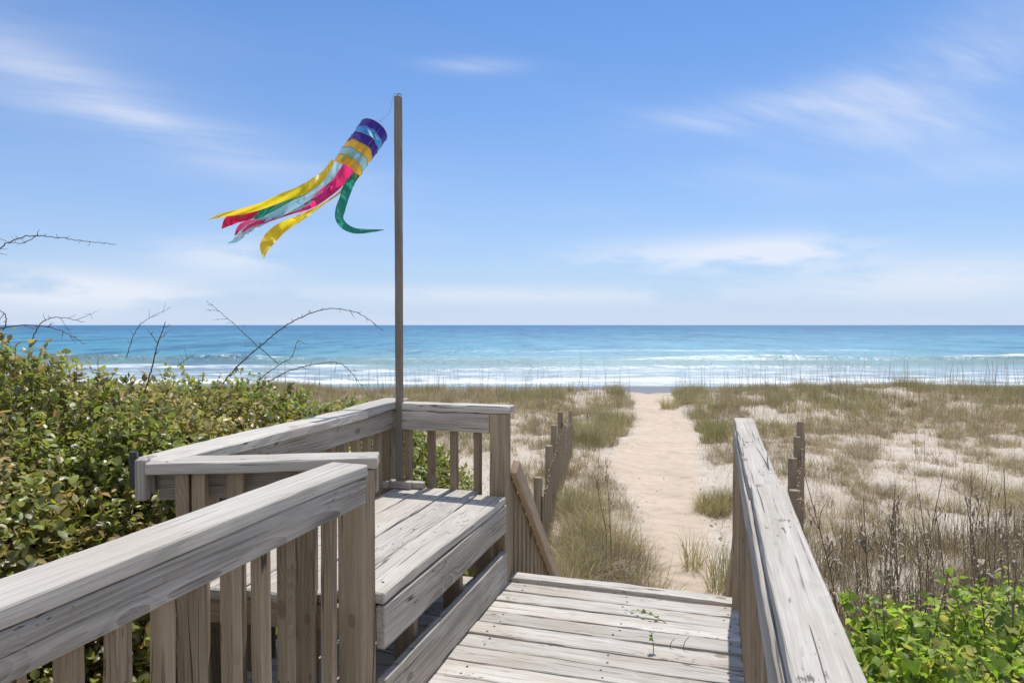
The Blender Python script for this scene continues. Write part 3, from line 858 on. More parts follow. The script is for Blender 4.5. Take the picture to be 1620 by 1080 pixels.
N = 110000
x = RNG.uniform(-17, 23, N); y = 5.6+(26.6-5.6)*RNG.random(N)**.75
kp = (np.abs(x) < y*.80+1.5) & (fbm(x, y, .8, 71, 3) > .40) & (np.abs(x-path_x(y))/path_w(y) > 1.0+.3*fbm(x, y, 1.3, 6))
kp &= ~((y < 6.8) & (x < 1.4))
x, y = x[kp], y[kp]; N = len(x)
g2 = RNG.random((N, 1))
col = np.where(g2 < .5, DRY, np.where(g2 < .75, GREY, np.where(g2 < .9, RED, OLIVE)))*RNG.uniform(.55, 1.1, (N, 1))
o = link('dry_grass', blades('dry_grass', np.stack([x, y, ground_z(x, y)-.01], -1), RNG.uniform(.10, .34, N), RNG.uniform(0, 6.28, N), np.abs(RNG.normal(.5, .5, N)), .0034*(1+.05*np.maximum(y-8, 0)), col, M_BLADE))
tag(o, 'fine straw coloured dead grass between the dune tufts', 'grass', kind='stuff')

# sea oats: tall thin stems standing on the crest
N = 1000
x = np.concatenate([RNG.uniform(-9, 20, N-300), RNG.uniform(5, 20, 270), RNG.normal(16.4, .35, 30)]); y = np.where(RNG.random(N) < .6, RNG.uniform(20, 26, N), RNG.uniform(8, 26, N))
kp = (np.abs(x-path_x(y))/path_w(y) > 1.1) & (np.abs(x) < y*.8)
x, y = x[kp], y[kp]; N = len(x)
h = np.where(y > 16, RNG.uniform(.7, 1.75, N), RNG.uniform(.4, .9, N))
col = (GREY*.7)*RNG.uniform(.6, 1.1, (N, 1))
o = link('sea_oats', blades('sea_oats', np.stack([x, y, ground_z(x, y)], -1), h, RNG.uniform(0, 6.28, N), np.abs(RNG.normal(0, .10, N)), .005+.00035*y, col, M_BLADE, 4))
tag(o, 'thin tall sea oat stems standing above the dune grass', 'grass', kind='stuff')

# plant litter lying on the sand
N = 26000
x = RNG.uniform(-9, 20, N); y = 5.5+20*RNG.random(N)**.8
kp = (fbm(x, y, .45, 8, 4) > .40) & (np.abs(x-path_x(y))/path_w(y) > 1.0)
x, y = x[kp], y[kp]; N = len(x)
col = np.where(RNG.random((N, 1)) < .5, GREY, RED)*RNG.uniform(.6, 1.1, (N, 1))
o = link('plant_litter', blades('plant_litter', np.stack([x, y, ground_z(x, y)+.012], -1), RNG.uniform(.08, .22, N), RNG.uniform(0, 6.28, N), RNG.uniform(1.6, 2.3, N), np.full(N, .007), col, M_BLADE, 3))
tag(o, 'dry stalk litter lying on the dune sand', 'litter', kind='stuff')

# individual tufts that stand out
TUFTS = [
 ('grass_tuft', 'large mixed green and grey grass clump between lath fence and path', 'grass tuft', [(.95, 6.75, .40), (1.15, 7.3, .42), (.75, 7.6, .40), (1.2, 7.9, .32), (.62, 6.9, .3), (1.0, 8.5, .3), (.9, 9.3, .28), (1.0, 10.2, .3), (.5, 6.4, .25), (.8, 8.1, .35), (1.3, 6.5, .25), (.65, 9.8, .3), (1.05, 9.6, .3)], 7500, .50, .80, 1.45),
 ('grass_tuft', 'thin spiky green grass tuft on the path edge beside the right railing end', 'grass tuft', [(2.05, 6.7, .12), (2.2, 7.0, .15), (2.25, 6.4, .12), (2.0, 7.5, .12)], 420, .55, .3, .6),
 ('grass_tuft', 'dark low grass clump right of the path near the railing end', 'grass tuft', [(3.1, 10.2, .30), (3.35, 10.4, .3), (2.9, 10.0, .2)], 1700, .38, .6, .9),
 ('grass_tuft', 'bright green rounded grass tuft right of the path above the railing', 'grass tuft', [(4.55, 15.4, .30), (4.75, 15.6, .22)], 800, .55, .10, .7),
 ('grass_tuft', 'small lone grass tuft on the sand where the path meets the beach', 'grass tuft', [(5.0, 21.6, .28)], 300, .55, .35, .8),
 ('grass_tuft', 'dark grass clump at the left edge of the path below the crest', 'grass tuft', [(1.9, 15.3, .5), (2.2, 16.4, .5), (1.5, 14.8, .5), (2.6, 17.5, .4), (2.8, 18.8, .5), (1.9, 17.4, .6)], 4200, .46, .6, .9),
 ('grass_tuft', 'loose grass clump right of the path below the crest, beside white sand', 'grass tuft', [(5.2, 17.8, .4), (5.6, 18.6, .5)], 1300, .5, .55, .9),
]
for nm, lab, catg, spots, nb_, hh, dr, sp in TUFTS:
    a = np.array(spots); K = len(a)
    prt = clump_blades(a[:, 0], a[:, 1], a[:, 2], np.full(K, nb_//K), np.full(K, hh), np.full(K, dr), sp, .0058)
    ctr = Vector((spots[0][0], spots[0][1], float(ground_z(spots[0][0], spots[0][1]))))
    arrs = list(prt); arrs[0] = arrs[0]-np.array(ctr)
    o = link(nm, blades(nm, *arrs, M_BLADE, 4)); o.location = ctr
    tag(o, lab, catg)

# round pennywort leaves along the path edge
N = 70
y = RNG.uniform(6.3, 12, N); x = path_x(y)+np.where(RNG.random(N) < .6, 1, -1)*path_w(y)*RNG.uniform(.6, 1.2, N)
an = np.arange(8)*2*math.pi/8
r = RNG.uniform(.012, .026, N)
V = np.stack([x[:, None]+r[:, None]*np.cos(an), y[:, None]+r[:, None]*np.sin(an), (ground_z(x, y)+.03)[:, None]+.35*r[:, None]*np.cos(an+RNG.uniform(0, 6, (N, 1)))], -1)
o = link('ground_leaves', np_mesh('ground_leaves', V.reshape(-1, 3), np.arange(N*8).reshape(N, 8), M_VINE, col=np.repeat(np.array([[.16, .21, .06]])*RNG.uniform(.7, 1.3, (N, 1)), 8, axis=0)))
tag(o, 'small round green leaves scattered on the path edge', 'ground cover', kind='stuff')

N = 45
y = RNG.uniform(5.5, 17, N); x = path_x(y)+path_w(y)*RNG.uniform(-1, 1, N)
r = RNG.uniform(.005, .013, N)*(1+.02*y)
oct_ = np.array([(1, 0, 0), (0, 1, 0), (-1, 0, 0), (0, -1, 0), (0, 0, .6), (0, 0, -.6)])
V = np.stack([x, y, ground_z(x, y)+.062], -1)[:, None, :]+oct_[None]*r[:, None, None]*RNG.uniform(.6, 1.4, (N, 6, 1))
F = (np.arange(N)[:, None, None]*6+np.array([(0, 1, 4), (1, 2, 4), (2, 3, 4), (3, 0, 4), (1, 0, 5), (2, 1, 5), (3, 2, 5), (0, 3, 5)])[None]).reshape(-1, 3)
o = link('debris', np_mesh('debris', V.reshape(-1, 3), F, M_TWIG)); tag(o, 'dark bits of shell and plant debris on the sand path', 'debris', kind='stuff')

# ------------------------------------------------------------------ leaves
def leaf_mesh(name, base, dirv, nrm_, length, width, col, mat, lobed=False, fold=.34, curl=.18):
    N = len(base)
    d = dirv/np.linalg.norm(dirv, axis=1)[:, None]
    nn = nrm_-d*np.sum(nrm_*d, 1)[:, None]
    nn /= np.linalg.norm(nn, axis=1)[:, None]+1e-9
    s = np.cross(nn, d)
    if lobed:   # broad toothed heart
        tpl = [(.05, 0, 0), (.35, 0, 0), (.70, 0, 0), (1, 0, 0), (-.10, .30, 1), (.18, .56, 1), (.42, .50, 1), (.62, .36, 1), (-.10, -.30, 1), (.18, -.56, 1), (.42, -.50, 1), (.62, -.36, 1)]
        tri = [(0, 1, 5), (0, 5, 4), (1, 6, 5), (1, 2, 6), (2, 7, 6), (2, 3, 7), (0, 9, 1), (0, 8, 9), (1, 9, 10), (1, 10, 2), (2, 10, 11), (2, 11, 3)]
    else:
        tpl = [(0, 0, 0), (.35, 0, 0), (.70, 0, 0), (1, 0, 0), (.14, .30, 1), (.42, .50, 1), (.74, .36, 1), (.14, -.30, 1), (.42, -.50, 1), (.74, -.36, 1)]
        tri = [(0, 1, 4), (1, 5, 4), (1, 2, 5), (2, 6, 5), (2, 3, 6), (0, 7, 1), (1, 7, 8), (1, 8, 2), (2, 8, 9), (2, 9, 3)]
    k_ = len(tpl)
    V = np.zeros((N, k_, 3))
    wav = RNG.uniform(-.1, .1, (N, k_))
    cl = RNG.normal(curl, curl, N); fo = RNG.normal(fold, .12, N)
    for i, (l, w_, e) in enumerate(tpl):
        zoff = fo*abs(w_)*width-cl*l*l*length+wav[:, i]*width*.6*e
        V[:, i] = base+d*(l*length)[:, None]+s*(w_*width)[:, None]+nn*zoff[:, None]
    F = (np.arange(N)[:, None, None]*k_+np.array(tri)[None]).reshape(-1, 3)
    return np_mesh(name, V.reshape(-1, 3), F, mat, col=np.repeat(col, k_, axis=0), smooth=True)

def unit(n):
    v = RNG.normal(0, 1, (n, 3)); return v/np.linalg.norm(v, axis=1)[:, None]

def sprays(hulls, counts, reject, rmin=.72):
    B, D = [], []
    C = np.array([h[0] for h in hulls]); R = np.array([h[1] for h in hulls])
    for k_, (c, r) in enumerate(hulls):
        n = counts[k_]; d = unit(n*2)
        rad = 1.03-(1.03-rmin)*RNG.random(n*2)**1.7
        rad *= 1+.16*(fbm(d[:, 0]*3+k_*7, d[:, 1]*3+d[:, 2]*2.1, 1.0, k_, 3)-.5)*2
        p = np.array(c)+d*np.array(r)*rad[:, None]
        ok = ~reject(p)
        for j in range(len(hulls)):
            if j != k_:
                ok &= np.linalg.norm((p-C[j])/R[j], axis=1) > .80
        ok &= p[:, 2] > ground_z(p[:, 0], p[:, 1])+.05
        nn = d/np.array(r); nn /= np.linalg.norm(nn, axis=1)[:, None]
        p, nn = p[ok][:n], nn[ok][:n]
        B.append(p); D.append(nn)
    return np.concatenate(B), np.concatenate(D)

# ------------------------------------------------------------------ the big silverberry hedge on the left
H = [((-4.9, 4.7, -.50), (2.4, 2.0, 1.60)), ((-3.05, 4.3, -.62), (1.55, 1.6, 1.58)), ((-2.45, 5.6, -.62), (1.35, 1.4, 1.36)),
     ((-1.62, 6.6, -.72), (1.28, 1.3, 1.10)), ((-2.95, 2.9, -.6), (1.1, 1.15, 1.42)), ((-2.15, 1.75, -.85), (.85, 1.0, 1.15)), ((-2.15, 3.95, -.55), (.85, 1.0, 1.15)),
     ((-1.45, 5.2, -.75), (.65, .9, .72)), ((-1.75, .75, -.8), (.55, .9, 1.0))]
def rej(p):
    v = CU*p[:, 0]-SU*p[:, 1]; u_ = SU*p[:, 0]+CU*p[:, 1]
    r = (v > -2.06) & (u_ < 3.8)
    r &= ~((v < -1.42) & (u_ < 1.75))
    return r | ((v > -1.5) & (u_ < 5.5))
cnt = [3600, 7000, 5200, 4700, 5600, 3000, 4000, 1400, 1200]
SB, SN = sprays(H, cnt, rej)
NS = len(SB); print('sprays', NS)
sd = SN*.75+np.array([0, 0, .55])+unit(NS)*.55
sd /= np.linalg.norm(sd, axis=1)[:, None]
slen = RNG.uniform(.13, .30, NS)
NL = 10
ti = np.tile((np.arange(NL)+.6)/NL, NS); rep = np.repeat(np.arange(NS), NL)
lb = SB[rep]+sd[rep]*(slen[rep]*ti)[:, None]
rd = unit(len(rep))
ld_ = sd[rep]*.35+rd*.85+np.array([0, 0, .15])
ln = SN[rep]*.45+np.array([.08, .25, .85])+unit(len(rep))*.6
okl = ~rej(lb)
lb, ld_, ln, rep2 = lb[okl], ld_[okl], ln[okl], rep[okl]
N = len(lb)
hue = fbm(SB[:, 0]*1.0+SB[:, 1], SB[:, 2]+SB[:, 1]*.7, 1.1, 4, 3)[rep2]+RNG.normal(0, .10, N)
gA = np.array((.25, .235, .095)); gB = np.array((.235, .285, .065)); gC = np.array((.43, .35, .15)); gD = np.array((.14, .15, .07)); gE = np.array((.46, .27, .12))
pk = RNG.random(N)
col = np.where((hue > .60)[:, None], gB, np.where((hue < .49)[:, None], gC*.9, gA))
col = np.where((pk < .18)[:, None], gD, col); col = np.where((pk > .955)[:, None], gE, col); col = np.where(((pk > .90) & (pk < .955))[:, None], np.array((.34, .36, .07)), col)
col = np.minimum(col*RNG.uniform(.70, 1.55, (N, 1))*np.array((1.06, 1.0, .92)), .6)
hb = thing('silverberry_hedge', (-3.0, 4.0, float(ground_z(-3, 4))), 'big dense glossy leaved hedge left of the bench with bare thorny canes', 'hedge')
ll = RNG.uniform(.032, .064, N)*np.where(RNG.random(N) < .2, .7, 1)
link('foliage', leaf_mesh('foliage', lb, ld_, ln, ll, ll*RNG.uniform(.55, .78, N), col, M_LEAF), hb)
lines = []
for i in range(NS):
    if i % 2 == 0:
        p0 = SB[i]-sd[i]*.08-SN[i]*.05; p1 = SB[i]+sd[i]*slen[i]
        lines.append(([p0, (p0+p1)/2+RNG.normal(0, .008, 3), p1], .0026, .0012))
link('twig', tubes('twig', lines, M_TWIG, 4), hb)
# heavier limbs inside
lines = []
for k_, (c, r) in enumerate(H):
    gz = float(ground_z(c[0], c[1]))
    for j in range(9):
        d = unit(1)[0]; d[2] = abs(d[2])*.8+.2
        e = np.array(c)+d*np.array(r)*.86
        if rej(e[None])[0]: continue
        s0 = np.array([c[0]+RNG.normal(0, .15), c[1]+RNG.normal(0, .15), gz-.05])
        mid = s0*.45+e*.55+RNG.normal(0, .12, 3)
        L_ = smooth_line([s0, s0*.75+mid*.25+RNG.normal(0, .06, 3), mid, e], 16)
        lines.append((L_, .022, .004))
link('limb', tubes('limb', lines, M_TWIG, 6), hb)
# low shoots seen beyond the bench through the balusters
hb['wloc'] = (0, 0, 0)

def cane(pts, Y, r0, thorns, seed, branch=()):
    rg = np.random.default_rng(seed)
    q = [np.array(P(px, py, Y[0]+(Y[1]-Y[0])*i/(len(pts)-1))) for i, (px, py) in enumerate(pts)]
    L = smooth_line(q, 10*len(pts))
    r0 *= .72
    L = L+rg.normal(0, .0022, L.shape)
    lines = [(L, r0, r0*.35)]
    for i in range(thorns):
        k_ = int((.15+.83*(i+rg.random())/thorns)*(len(L)-2))
        tdir = L[k_+1]-L[k_]; tdir /= np.linalg.norm(tdir)
        s_ = rg.normal(0, 1, 3); s_ -= tdir*s_.dot(tdir); s_ /= np.linalg.norm(s_)
        ln_ = rg.uniform(.02, .075)*(2.2 if rg.random() < .2 else 1)
        e = L[k_]+(s_*.8+tdir*.6)*ln_
        lines.append(([L[k_], (L[k_]+e)/2+rg.normal(0, .003, 3), e], r0*.45, r0*.15))
        if ln_ > .08:
            for _ in range(2):
                m_ = L[k_]*.4+e*.6; lines.append(([m_, m_+rg.normal(0, .02, 3)], r0*.3, r0*.12))
    o = link('bare_cane', tubes('bare_cane', lines, M_TWIG, 5), hb)
    return o
hb.pop('wloc', None) if hasattr(hb, 'pop') else None
cane([(340, 625), (370, 585), (420, 540), (455, 513), (495, 494), (530, 488), (570, 497), (606, 522)], (5.6, 5.2), .0085, 16, 1)
cane([(395, 625), (440, 595), (480, 580), (530, 573), (555, 588), (582, 625)], (6.0, 5.8), .0075, 14, 2)
cane([(440, 575), (405, 545), (370, 512), (326, 475)], (5.8, 5.6), .006, 10, 3)
cane([(215, 660), (235, 600), (248, 550), (262, 508)], (4.6, 4.5), .0095, 8, 4)
cane([(200, 565), (212, 530), (228, 508), (270, 486)], (5.0, 4.8), .0045, 9, 5)
cane([(-30, 535), (0, 520), (50, 514), (95, 522), (135, 545)], (4.6, 4.5), .0075, 10, 6)
cane([(48, 545), (62, 515), (80, 503), (105, 503), (133, 510)], (4.5, 4.3), .0055, 6, 7)
cane([(-60, 470), (-25, 420), (0, 392), (40, 374), (85, 375), (130, 381), (184, 387)], (4.2, 4.0), .0065, 14, 8)
cane([(410, 600), (440, 578), (462, 563), (470, 540), (484, 545)], (5.9, 5.7), .0055, 8, 9)
cane([(-30, 545), (5, 520), (9, 500), (-2, 490)], (4.2, 4.1), .007, 4, 10)
cane([(60, 372), (30, 385), (-20, 372)], (4.1, 4.0), .004, 4, 11)
cane([(280, 580), (295, 568), (310, 560)], (4.6, 4.5), .004, 6, 12)

# small shrub shoots behind the bench corner (seen between the balusters)
def leafy(name, label, catg, hulls, counts, lsize, palette, mat, lobed, nl=7, reject=lambda p: np.zeros(len(p), bool), updir=.8, wr=(.55, .7), rmin=.6, slen=(.08, .2)):
    B, Nn = sprays(hulls, counts, reject, rmin)
    n = len(B); s_ = Nn*.6+np.array([0, 0, .5])+unit(n)*.6; s_ /= np.linalg.norm(s_, axis=1)[:, None]
    sl = RNG.uniform(*slen, n); rp = np.repeat(np.arange(n), nl); ti_ = np.tile((np.arange(nl)+.5)/nl, n)
    b = B[rp]+s_[rp]*(sl[rp]*ti_)[:, None]
    d = s_[rp]*.3+unit(len(rp))*.9
    if lobed: d[:, 2] -= .25
    nn = Nn[rp]*.3+np.array([0, .1, updir])+unit(len(rp))*.6
    pal = np.array(palette); c = pal[RNG.integers(0, len(pal), len(rp))]*RNG.uniform(.75, 1.25, (len(rp), 1))
    l = RNG.uniform(*lsize, len(rp))
    ok = ~reject(b); b, d, nn, c, l = b[ok], d[ok], nn[ok], c[ok], l[ok]
    ctr = hulls[0][0]
    th_ = thing(name, (ctr[0], ctr[1], float(ground_z(ctr[0], ctr[1]))), label, catg)
    link('foliage', leaf_mesh('foliage', b, d, nn, l, l*RNG.uniform(*wr, len(l)), c, mat, lobed), th_)
    lines = [([B[i]-s_[i]*.1, B[i], B[i]+s_[i]*sl[i]], .003, .0013) for i in range(0, n, 2)]
    for k_, (c_, r_) in enumerate(hulls):
        for j in range(6):
            e = np.array(c_)+unit(1)[0]*np.array(r_)*.7; e[2] = max(e[2], c_[2])
            if reject(e[None])[0]: continue
            lines.append((smooth_line([(c_[0], c_[1], float(ground_z(c_[0], c_[1]))-.03), (np.array(c_)+e)/2+RNG.normal(0, .05, 3), e], 8), .008, .003))
    link('stem', tubes('stem', lines, M_TWIG, 4), th_)
    return th_
def rej2(p):
    v = CU*p[:, 0]-SU*p[:, 1]; u_ = SU*p[:, 0]+CU*p[:, 1]
    return (u_ < 3.72) & (v > -2.05)
leafy('leafy_shrub', 'low yellow green shrub beyond the bench end, seen between its balusters', 'shrub', [((-.62, 4.9, -.72), (.55, .5, .62)), ((-1.0, 5.4, -.8), (.5, .5, .6))], [190, 170], (.045, .075),
      [(.16, .20, .04), (.22, .21, .05), (.10, .14, .03)], M_LEAF, False, 8, rej2)

# vine mound on the right
def rej3(p):
    v = CU*p[:, 0]-SU*p[:, 1]
    return v < .32
VP_ = [(.28, .385, .055), (.34, .44, .07), (.43, .48, .10), (.20, .29, .045), (.13, .19, .04), (.48, .44, .14), (.24, .34, .05)]
leafy('grape_vine', 'bright lime green vine with lobed leaves mounded outside the right railing', 'vine',
      [((2.25, 2.95, -.60), (.95, .80, .62)), ((2.0, 2.3, -.55), (.75, .75, .58)), ((3.0, 3.35, -.62), (.85, .7, .62)), ((1.75, 3.2, -.75), (.55, .55, .60)), ((2.9, 2.5, -.55), (.8, .8, .60))],
      [1150, 950, 950, 480, 850], (.030, .056), VP_, M_VINE, True, 5, rej3, .9, (.95, 1.1), .55, (.08, .26))

# ------------------------------------------------------------------ dry weeds on the right
N = 24000
x = RNG.uniform(1.7, 7.5, N); y = RNG.uniform(3.6, 8.0, N)
v = CU*x-SU*y
kp = (v > .42) & (x < y*.88) & (fbm(x, y, 1.1, 30, 3) > np.interp(y, [3.6, 6, 8], [.33, .40, .52]))
x, y = x[kp], y[kp]; N = len(x)
h = RNG.uniform(.40, 1.10, N)*np.interp(y, [3.6, 5.5, 8.0], [1.05, .95, .5])*(.6+.8*fbm(x, y, 1.6, 61, 2))
f_ = RNG.random((N, 1))
col = np.where(f_ < .5, np.array((.30, .205, .14)), np.where(f_ < .8, GREY, np.array((.42, .34, .25))))*RNG.uniform(.35, 1.2, (N, 1))
w1 = blades('dry_weeds', np.stack([x, y, ground_z(x, y)-.02], -1), h, RNG.uniform(0, 6.28, N), np.abs(RNG.normal(0, .36, N)), RNG.uniform(.004, .0075, N), col, M_BLADE, 4)
o = link('dry_weeds', w1); tag(o, 'thicket of brown dead weed stems behind the vine', 'weeds', kind='stuff')

def dry_stalk(px, py_top, Y, label, seed, lean_px=0, nb=5):
    rg = np.random.default_rng(seed)
    top = np.array(P(px, py_top, Y)); bx = np.array(P(px+lean_px, py_top+100, Y))
    gz = float(ground_z(bx[0], bx[1]))
    base = np.array([bx[0], bx[1], gz-.03])
    Hh = top[2]-base[2]
    L = smooth_line([base, base*.66+top*.34+rg.normal(0, .03, 3)*[1, 1, 0], base*.33+top*.67+rg.normal(0, .03, 3)*[1, 1, 0], top], 26)
    lines = [(L, .0055, .002)]
    ends = []
    for i in range(nb):
        k_ = int(rg.uniform(.35, .92)*25); a_ = rg.uniform(0, 6.28); ln_ = rg.uniform(.12, .38)*(1-k_/40)
        d = np.array([math.cos(a_)*.55, math.sin(a_)*.4, .85])
        B_ = smooth_line([L[k_], L[k_]+d*ln_*.5+rg.normal(0, .01, 3), L[k_]+d*ln_], 7)
        lines.append((B_, .0032, .0012)); ends.append(B_)
    s = thing('dry_stalk', base, label, 'stalk', 'dead weed stalks at the right')
    link('stem', tubes('stem', lines, M_STALK, 5), s)
    # curled dead leaves
    Vs, Fs, nv = [], [], 0
    spots = [L[int(rg.uniform(.45, .98)*25)] for _ in range(7)]+[b_[int(rg.uniform(2, 6.9))] for b_ in ends for _ in range(2)]
    for sp in spots:
        a_ = rg.uniform(0, 6.28); ln_ = rg.uniform(.05, .11); d = np.array([math.cos(a_), math.sin(a_), 0]); sd_ = np.array([-d[1], d[0], 0])
        for q in np.linspace(0, 1, 7):
            c = sp+d*ln_*.55*math.sin(q*2.3)+np.array([0, 0, ln_*(.35*math.sin(q*2.2)-.75*q*q)])
            w_ = .0075*math.sin(.25+q*2.6)*(1+.2*rg.normal())
            Vs += [c-sd_*w_+np.array([0, 0, w_*.5]), c, c+sd_*w_+np.array([0, 0, w_*.5])]
        for q in range(6):
            b_ = nv+q*3
            Fs += [[b_, b_+1, b_+4, b_+3], [b_+1, b_+2, b_+5, b_+4]]
        nv += 21
    link('curled_leaf', np_mesh('curled_leaf', np.array(Vs), np.array(Fs), M_CURL, smooth=True), s)['kind'] = 'stuff'
ST = [(1480, 800, 4.0, 'dead stalk with a dark seed head behind the middle of the vine mound', 16, 3),
      (1273, 750, 3.7, 'long dead stalk slanting from the right railing cap down into the vine', 115, 7),
      (1528, 785, 3.3, 'tall branching dead stalk rising straight through the vine leaves', 30, 8),
      (1588, 740, 3.5, 'tallest dead stalk near the right edge of the photo', 18, 7),
      (1392, 880, 3.2, 'thin dead stalk standing in the left part of the vine', 14, 4),
      (1446, 806, 4.2, 'thin dead stalk with curled leaves behind the vine, left of the seed head stalk', 14, 5),
      (1345, 830, 4.6, 'crooked dead stalk close behind the right railing cap', 10, 5),
      (1608, 890, 3.0, 'thick dead stalk with curled leaves at the right frame edge', 8, 6),
      (1562, 862, 3.9, 'dead stalk bending left over the vine mound', 12, 5),
      (1420, 790, 5.0, 'far thin dead stalk before the bare sand patch', 5, 4),
      (1500, 905, 3.0, 'short forked dead stalk poking out of the vine leaves', -10, 5)]
for i, (px, pt, Y, lab, lp, nb_) in enumerate(ST):
    dry_stalk(px, pt, Y, lab, 40+i, lp, nb_)
rs = random.Random(5)
for i in range(16):
    Y = rs.uniform(3.9, 5.6)
    dry_stalk(rs.uniform(1290, 1640), rs.uniform(735, 850)+(5-Y)*18, Y, 'one of the many thin bare dead stems standing among the brown weeds', 120+i, rs.uniform(-25, 40), rs.randint(3, 6))
# dead stems by the path
for i, (px, pt, Y, lab) in enumerate([(948, 712, 7.2, 'left of two dark dead stems rising from the big grass clump'), (958, 722, 7.0, 'right of two dark dead stems rising from the big grass clump')]):
    dry_stalk(px, pt, Y, lab, 80+i, 10, 3)

# ------------------------------------------------------------------ sprigs growing through the deck
def sprig(px, py, hpx, label, seed, leafn=3, bend=0.0, flat=False):
    rg = np.random.default_rng(seed)
    q = P(px, py, 1); k_ = CAM_H/(CAM_H-q.z); b = Vector((q.x*k_, q.y*k_, .0))
    Y = b.y; hh = hpx*Y/1080
    s = thing('weed_sprig', b, label, 'weed')
    b = np.array(b)-np.array([0, 0, .02])
    if flat:
        L = smooth_line([b, b+np.array([-hh*.35, .03, .035]), b+np.array([-hh*.75, .08, .05]), b+np.array([-hh, .14, .03])], 14)
    else:
        L = smooth_line([b, b+np.array([bend*.2, 0, hh*.5+.02]), b+np.array([bend, 0, hh+.02])], 12)
    link('stem', tubes('stem', [(L, .0022, .0012)], M_VINESTEM, 5), s)
    if leafn:
        ids = [int(x_) for x_ in np.linspace(5, len(L)-1, leafn)]
        bb = L[ids]; n = len(ids)
        d = unit(n); d[:, 2] = np.abs(d[:, 2])*.3
        nn = np.tile([0, -.5, .8], (n, 1))+unit(n)*.4
        l = rg.uniform(.014, .025, n)
        link('leaf', leaf_mesh('leaf', bb, d, nn, l, l*.9, np.tile([.20, .27, .05], (n, 1))*rg.uniform(.8, 1.2, (n, 1)), M_VINE, True), s)
M_VINESTEM = twigmat('green_stem', (.13, .17, .04), (.20, .20, .07))
sprig(1034, 1031, 30, 'tallest green weed sprig with leaves at its top, growing through the deck boards', 1, 4, -.01)
sprig(1060, 1024, 15, 'curved bare green shoot in the deck, middle of three', 2, 0, .02)
sprig(1081, 1026, 20, 'rightmost curved bare green shoot in the deck gap', 3, 0, .025)
sprig(1066, 988, 58, 'trailing vine runner with yellow leaves lying on the deck boards', 4, 5, 0, True)

# ------------------------------------------------------------------ sky, sun, camera
SUN_EL, SUN_AZ = math.radians(66), math.radians(20.5)     # azimuth clockwise from +Y
sd_ = Vector((math.sin(SUN_AZ)*math.cos(SUN_EL), math.cos(SUN_AZ)*math.cos(SUN_EL), math.sin(SUN_EL)))
sl = bpy.data.lights.new('sun', 'SUN'); sl.energy = 4.2; sl.angle = math.radians(.53); sl.color = (1, .955, .89)
so = bpy.data.objects.new('sun', sl); COL.objects.link(so); so.rotation_euler = sd_.to_track_quat('Z', 'Y').to_euler(); so.location = (0, 0, 30)

w = bpy.data.worlds.new('World'); scn.world = w; w.use_nodes = True
nt = w.node_tree; nt.nodes.clear(); t = T(nt)
sky = t.n('ShaderNodeTexSky')
sky.sky_type = 'NISHITA'; sky.sun_disc = False; sky.sun_elevation = SUN_EL; sky.sun_rotation = SUN_AZ
sky.air_density = 1.0; sky.dust_density = .6; sky.ozone_density = 2.2; sky.altitude = 0
gen = t.n('ShaderNodeTexCoord').outputs['Generated']
dx, dy, dz = t.sep(gen)
zc = t.m('MAXIMUM', dz, .0)
den = t.m('ADD', zc, .12)
pc = t.comb(t.m('DIVIDE', dx, den), t.m('DIVIDE', dy, den), 0.0)
az = t.m('ARCTAN2', dx, dy)
# broad thin cirrus veils
rot = t.n('ShaderNodeVectorRotate', {'rotation_type': 'Z_AXIS'}, Vector=pc, Angle=math.radians(-28)).outputs[0]
c1 = t.noise(t.vm('MULTIPLY', rot, (.35, 1.15, 1)), 1.3, 6, .55, .6)
c3 = t.noise(t.vm('MULTIPLY', rot, (.8, 4.2, 1)), 1.6, 7, .62, 1.2)
c2 = t.noise(t.vm('MULTIPLY', pc, (.25, .55, 1)), .9, 3, .5)
def blob(a0, e0, sa, se, tilt=0.0):
    da = t.m('SUBTRACT', az, a0); de = t.m('SUBTRACT', t.m('SUBTRACT', dz, e0), t.m('MULTIPLY', da, tilt))
    q = t.m('ADD', t.m('POWER', t.m('DIVIDE', da, sa), 2.0), t.m('POWER', t.m('DIVIDE', de, se), 2.0))
    return t.m('POWER', 2.718, t.m('MULTIPLY', q, -1.0))
def az_el(px, py): return (math.atan((px-810)/1080), (514-py)/math.hypot(1080, px-810, 514-py))
def B_(px, py, wx, hy, tilt=0.0):
    a0, e0 = az_el(px, py)
    return blob(a0, e0, wx/1080, hy/1080, tilt)
bl = [(B_(70, 130, 190, 46, -.25), .62), (B_(230, 190, 130, 24, -.33), .55), (B_(755, 108, 75, 10, 0), .55), (B_(1190, 178, 150, 24, .06), .85), (B_(1420, 140, 170, 52, .25), .75), (B_(1560, 90, 130, 60, .2), .55),
      (B_(1480, 205, 150, 26, 0), .5), (B_(1560, 260, 160, 25, 0), .35), (B_(420, 240, 120, 30, -.2), .3), (B_(610, 300, 160, 40, 0), .25), (B_(100, 60, 220, 60, 0), .15)]
msk = None
for b_, s_ in bl:
    q = t.m('MULTIPLY', b_, s_); msk = q if msk is None else t.m('ADD', msk, q)
wisp = t.m('MULTIPLY', msk, t.ramp(t.m('ADD', t.m('MULTIPLY', c1, .78), t.m('MULTIPLY', c3, .22)), .30, .72, .05, 1.0))
veil = t.m('MULTIPLY', t.ramp(c1, .45, .85), t.m('MULTIPLY', t.ramp(c2, .4, .7), .35))
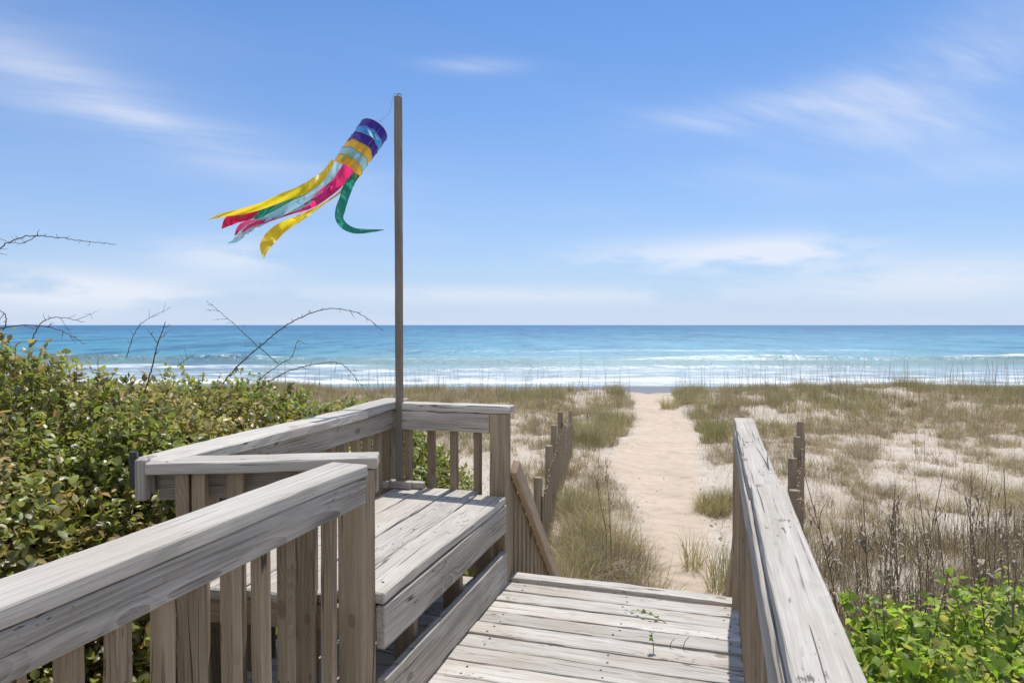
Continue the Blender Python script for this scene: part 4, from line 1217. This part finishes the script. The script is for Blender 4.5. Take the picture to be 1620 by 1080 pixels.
# low soft cumulus near the horizon
cu = t.noise(t.comb(t.m('MULTIPLY', az, 6.0), t.m('MULTIPLY', dz, 22.0), 3.3), 1.0, 5, .55)
lowm = [(B_(1110, 405, 180, 26), .8), (B_(1240, 400, 90, 24), .7), (B_(1500, 440, 170, 30), .7), (B_(360, 408, 90, 26), .75), (B_(60, 455, 130, 28), .7), (B_(200, 465, 120, 22), .6), (B_(720, 465, 300, 14), .35),
        (B_(960, 470, 400, 16), .3)]
m2 = None
for b_, s_ in lowm:
    q = t.m('MULTIPLY', b_, s_); m2 = q if m2 is None else t.m('ADD', m2, q)
low = t.m('MULTIPLY', t.m('MULTIPLY', m2, 1.25), t.ramp(cu, .36, .56))
# unseen white veil added behind and above the viewer to brighten shaded sides
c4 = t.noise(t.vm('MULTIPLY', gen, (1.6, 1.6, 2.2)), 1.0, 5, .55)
fill_veil = t.m('MULTIPLY', t.ramp(t.m('ADD', dy, t.m('MULTIPLY', t.m('SUBTRACT', c4, .5), .5)), .30, -.25), t.ramp(dz, .0, .1))
veil = t.m('ADD', veil, t.m('MULTIPLY', fill_veil, t.ramp(c4, .30, .55, .4, .85)))
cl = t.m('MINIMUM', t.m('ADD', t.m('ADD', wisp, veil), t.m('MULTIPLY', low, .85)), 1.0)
hsv = t.mix(1.0, sky.outputs[0], (.42, .825, 1.26), 'MULTIPLY')
# slightly bluer, brighter maritime haze low down
hz = t.m('POWER', 2.718, t.m('MULTIPLY', zc, -5.2))
skyc = t.mix(t.m('MULTIPLY', hz, .92), hsv, (6.1, 7.0, 8.8))
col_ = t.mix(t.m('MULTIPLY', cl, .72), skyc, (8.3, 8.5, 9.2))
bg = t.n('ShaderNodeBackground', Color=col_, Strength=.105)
wo = nt.nodes.new('ShaderNodeOutputWorld'); nt.links.new(bg.outputs[0], wo.inputs[0])

cam = bpy.data.cameras.new('camera'); co_ = bpy.data.objects.new('camera', cam); COL.objects.link(co_)
cam.sensor_width = 36; cam.lens = 24; cam.clip_start = .05; cam.clip_end = 100000
co_.location = (0, 0, CAM_H); co_.rotation_euler = (math.radians(90)-PITCH, 0, 0)
scn.camera = co_
scn.view_settings.view_transform = 'Standard'; scn.view_settings.look = 'None'; scn.view_settings.exposure = .03; scn.view_settings.gamma = 1
scn.cycles.max_bounces = 8; scn.cycles.transparent_max_bounces = 8
scn.cycles.use_denoising = True
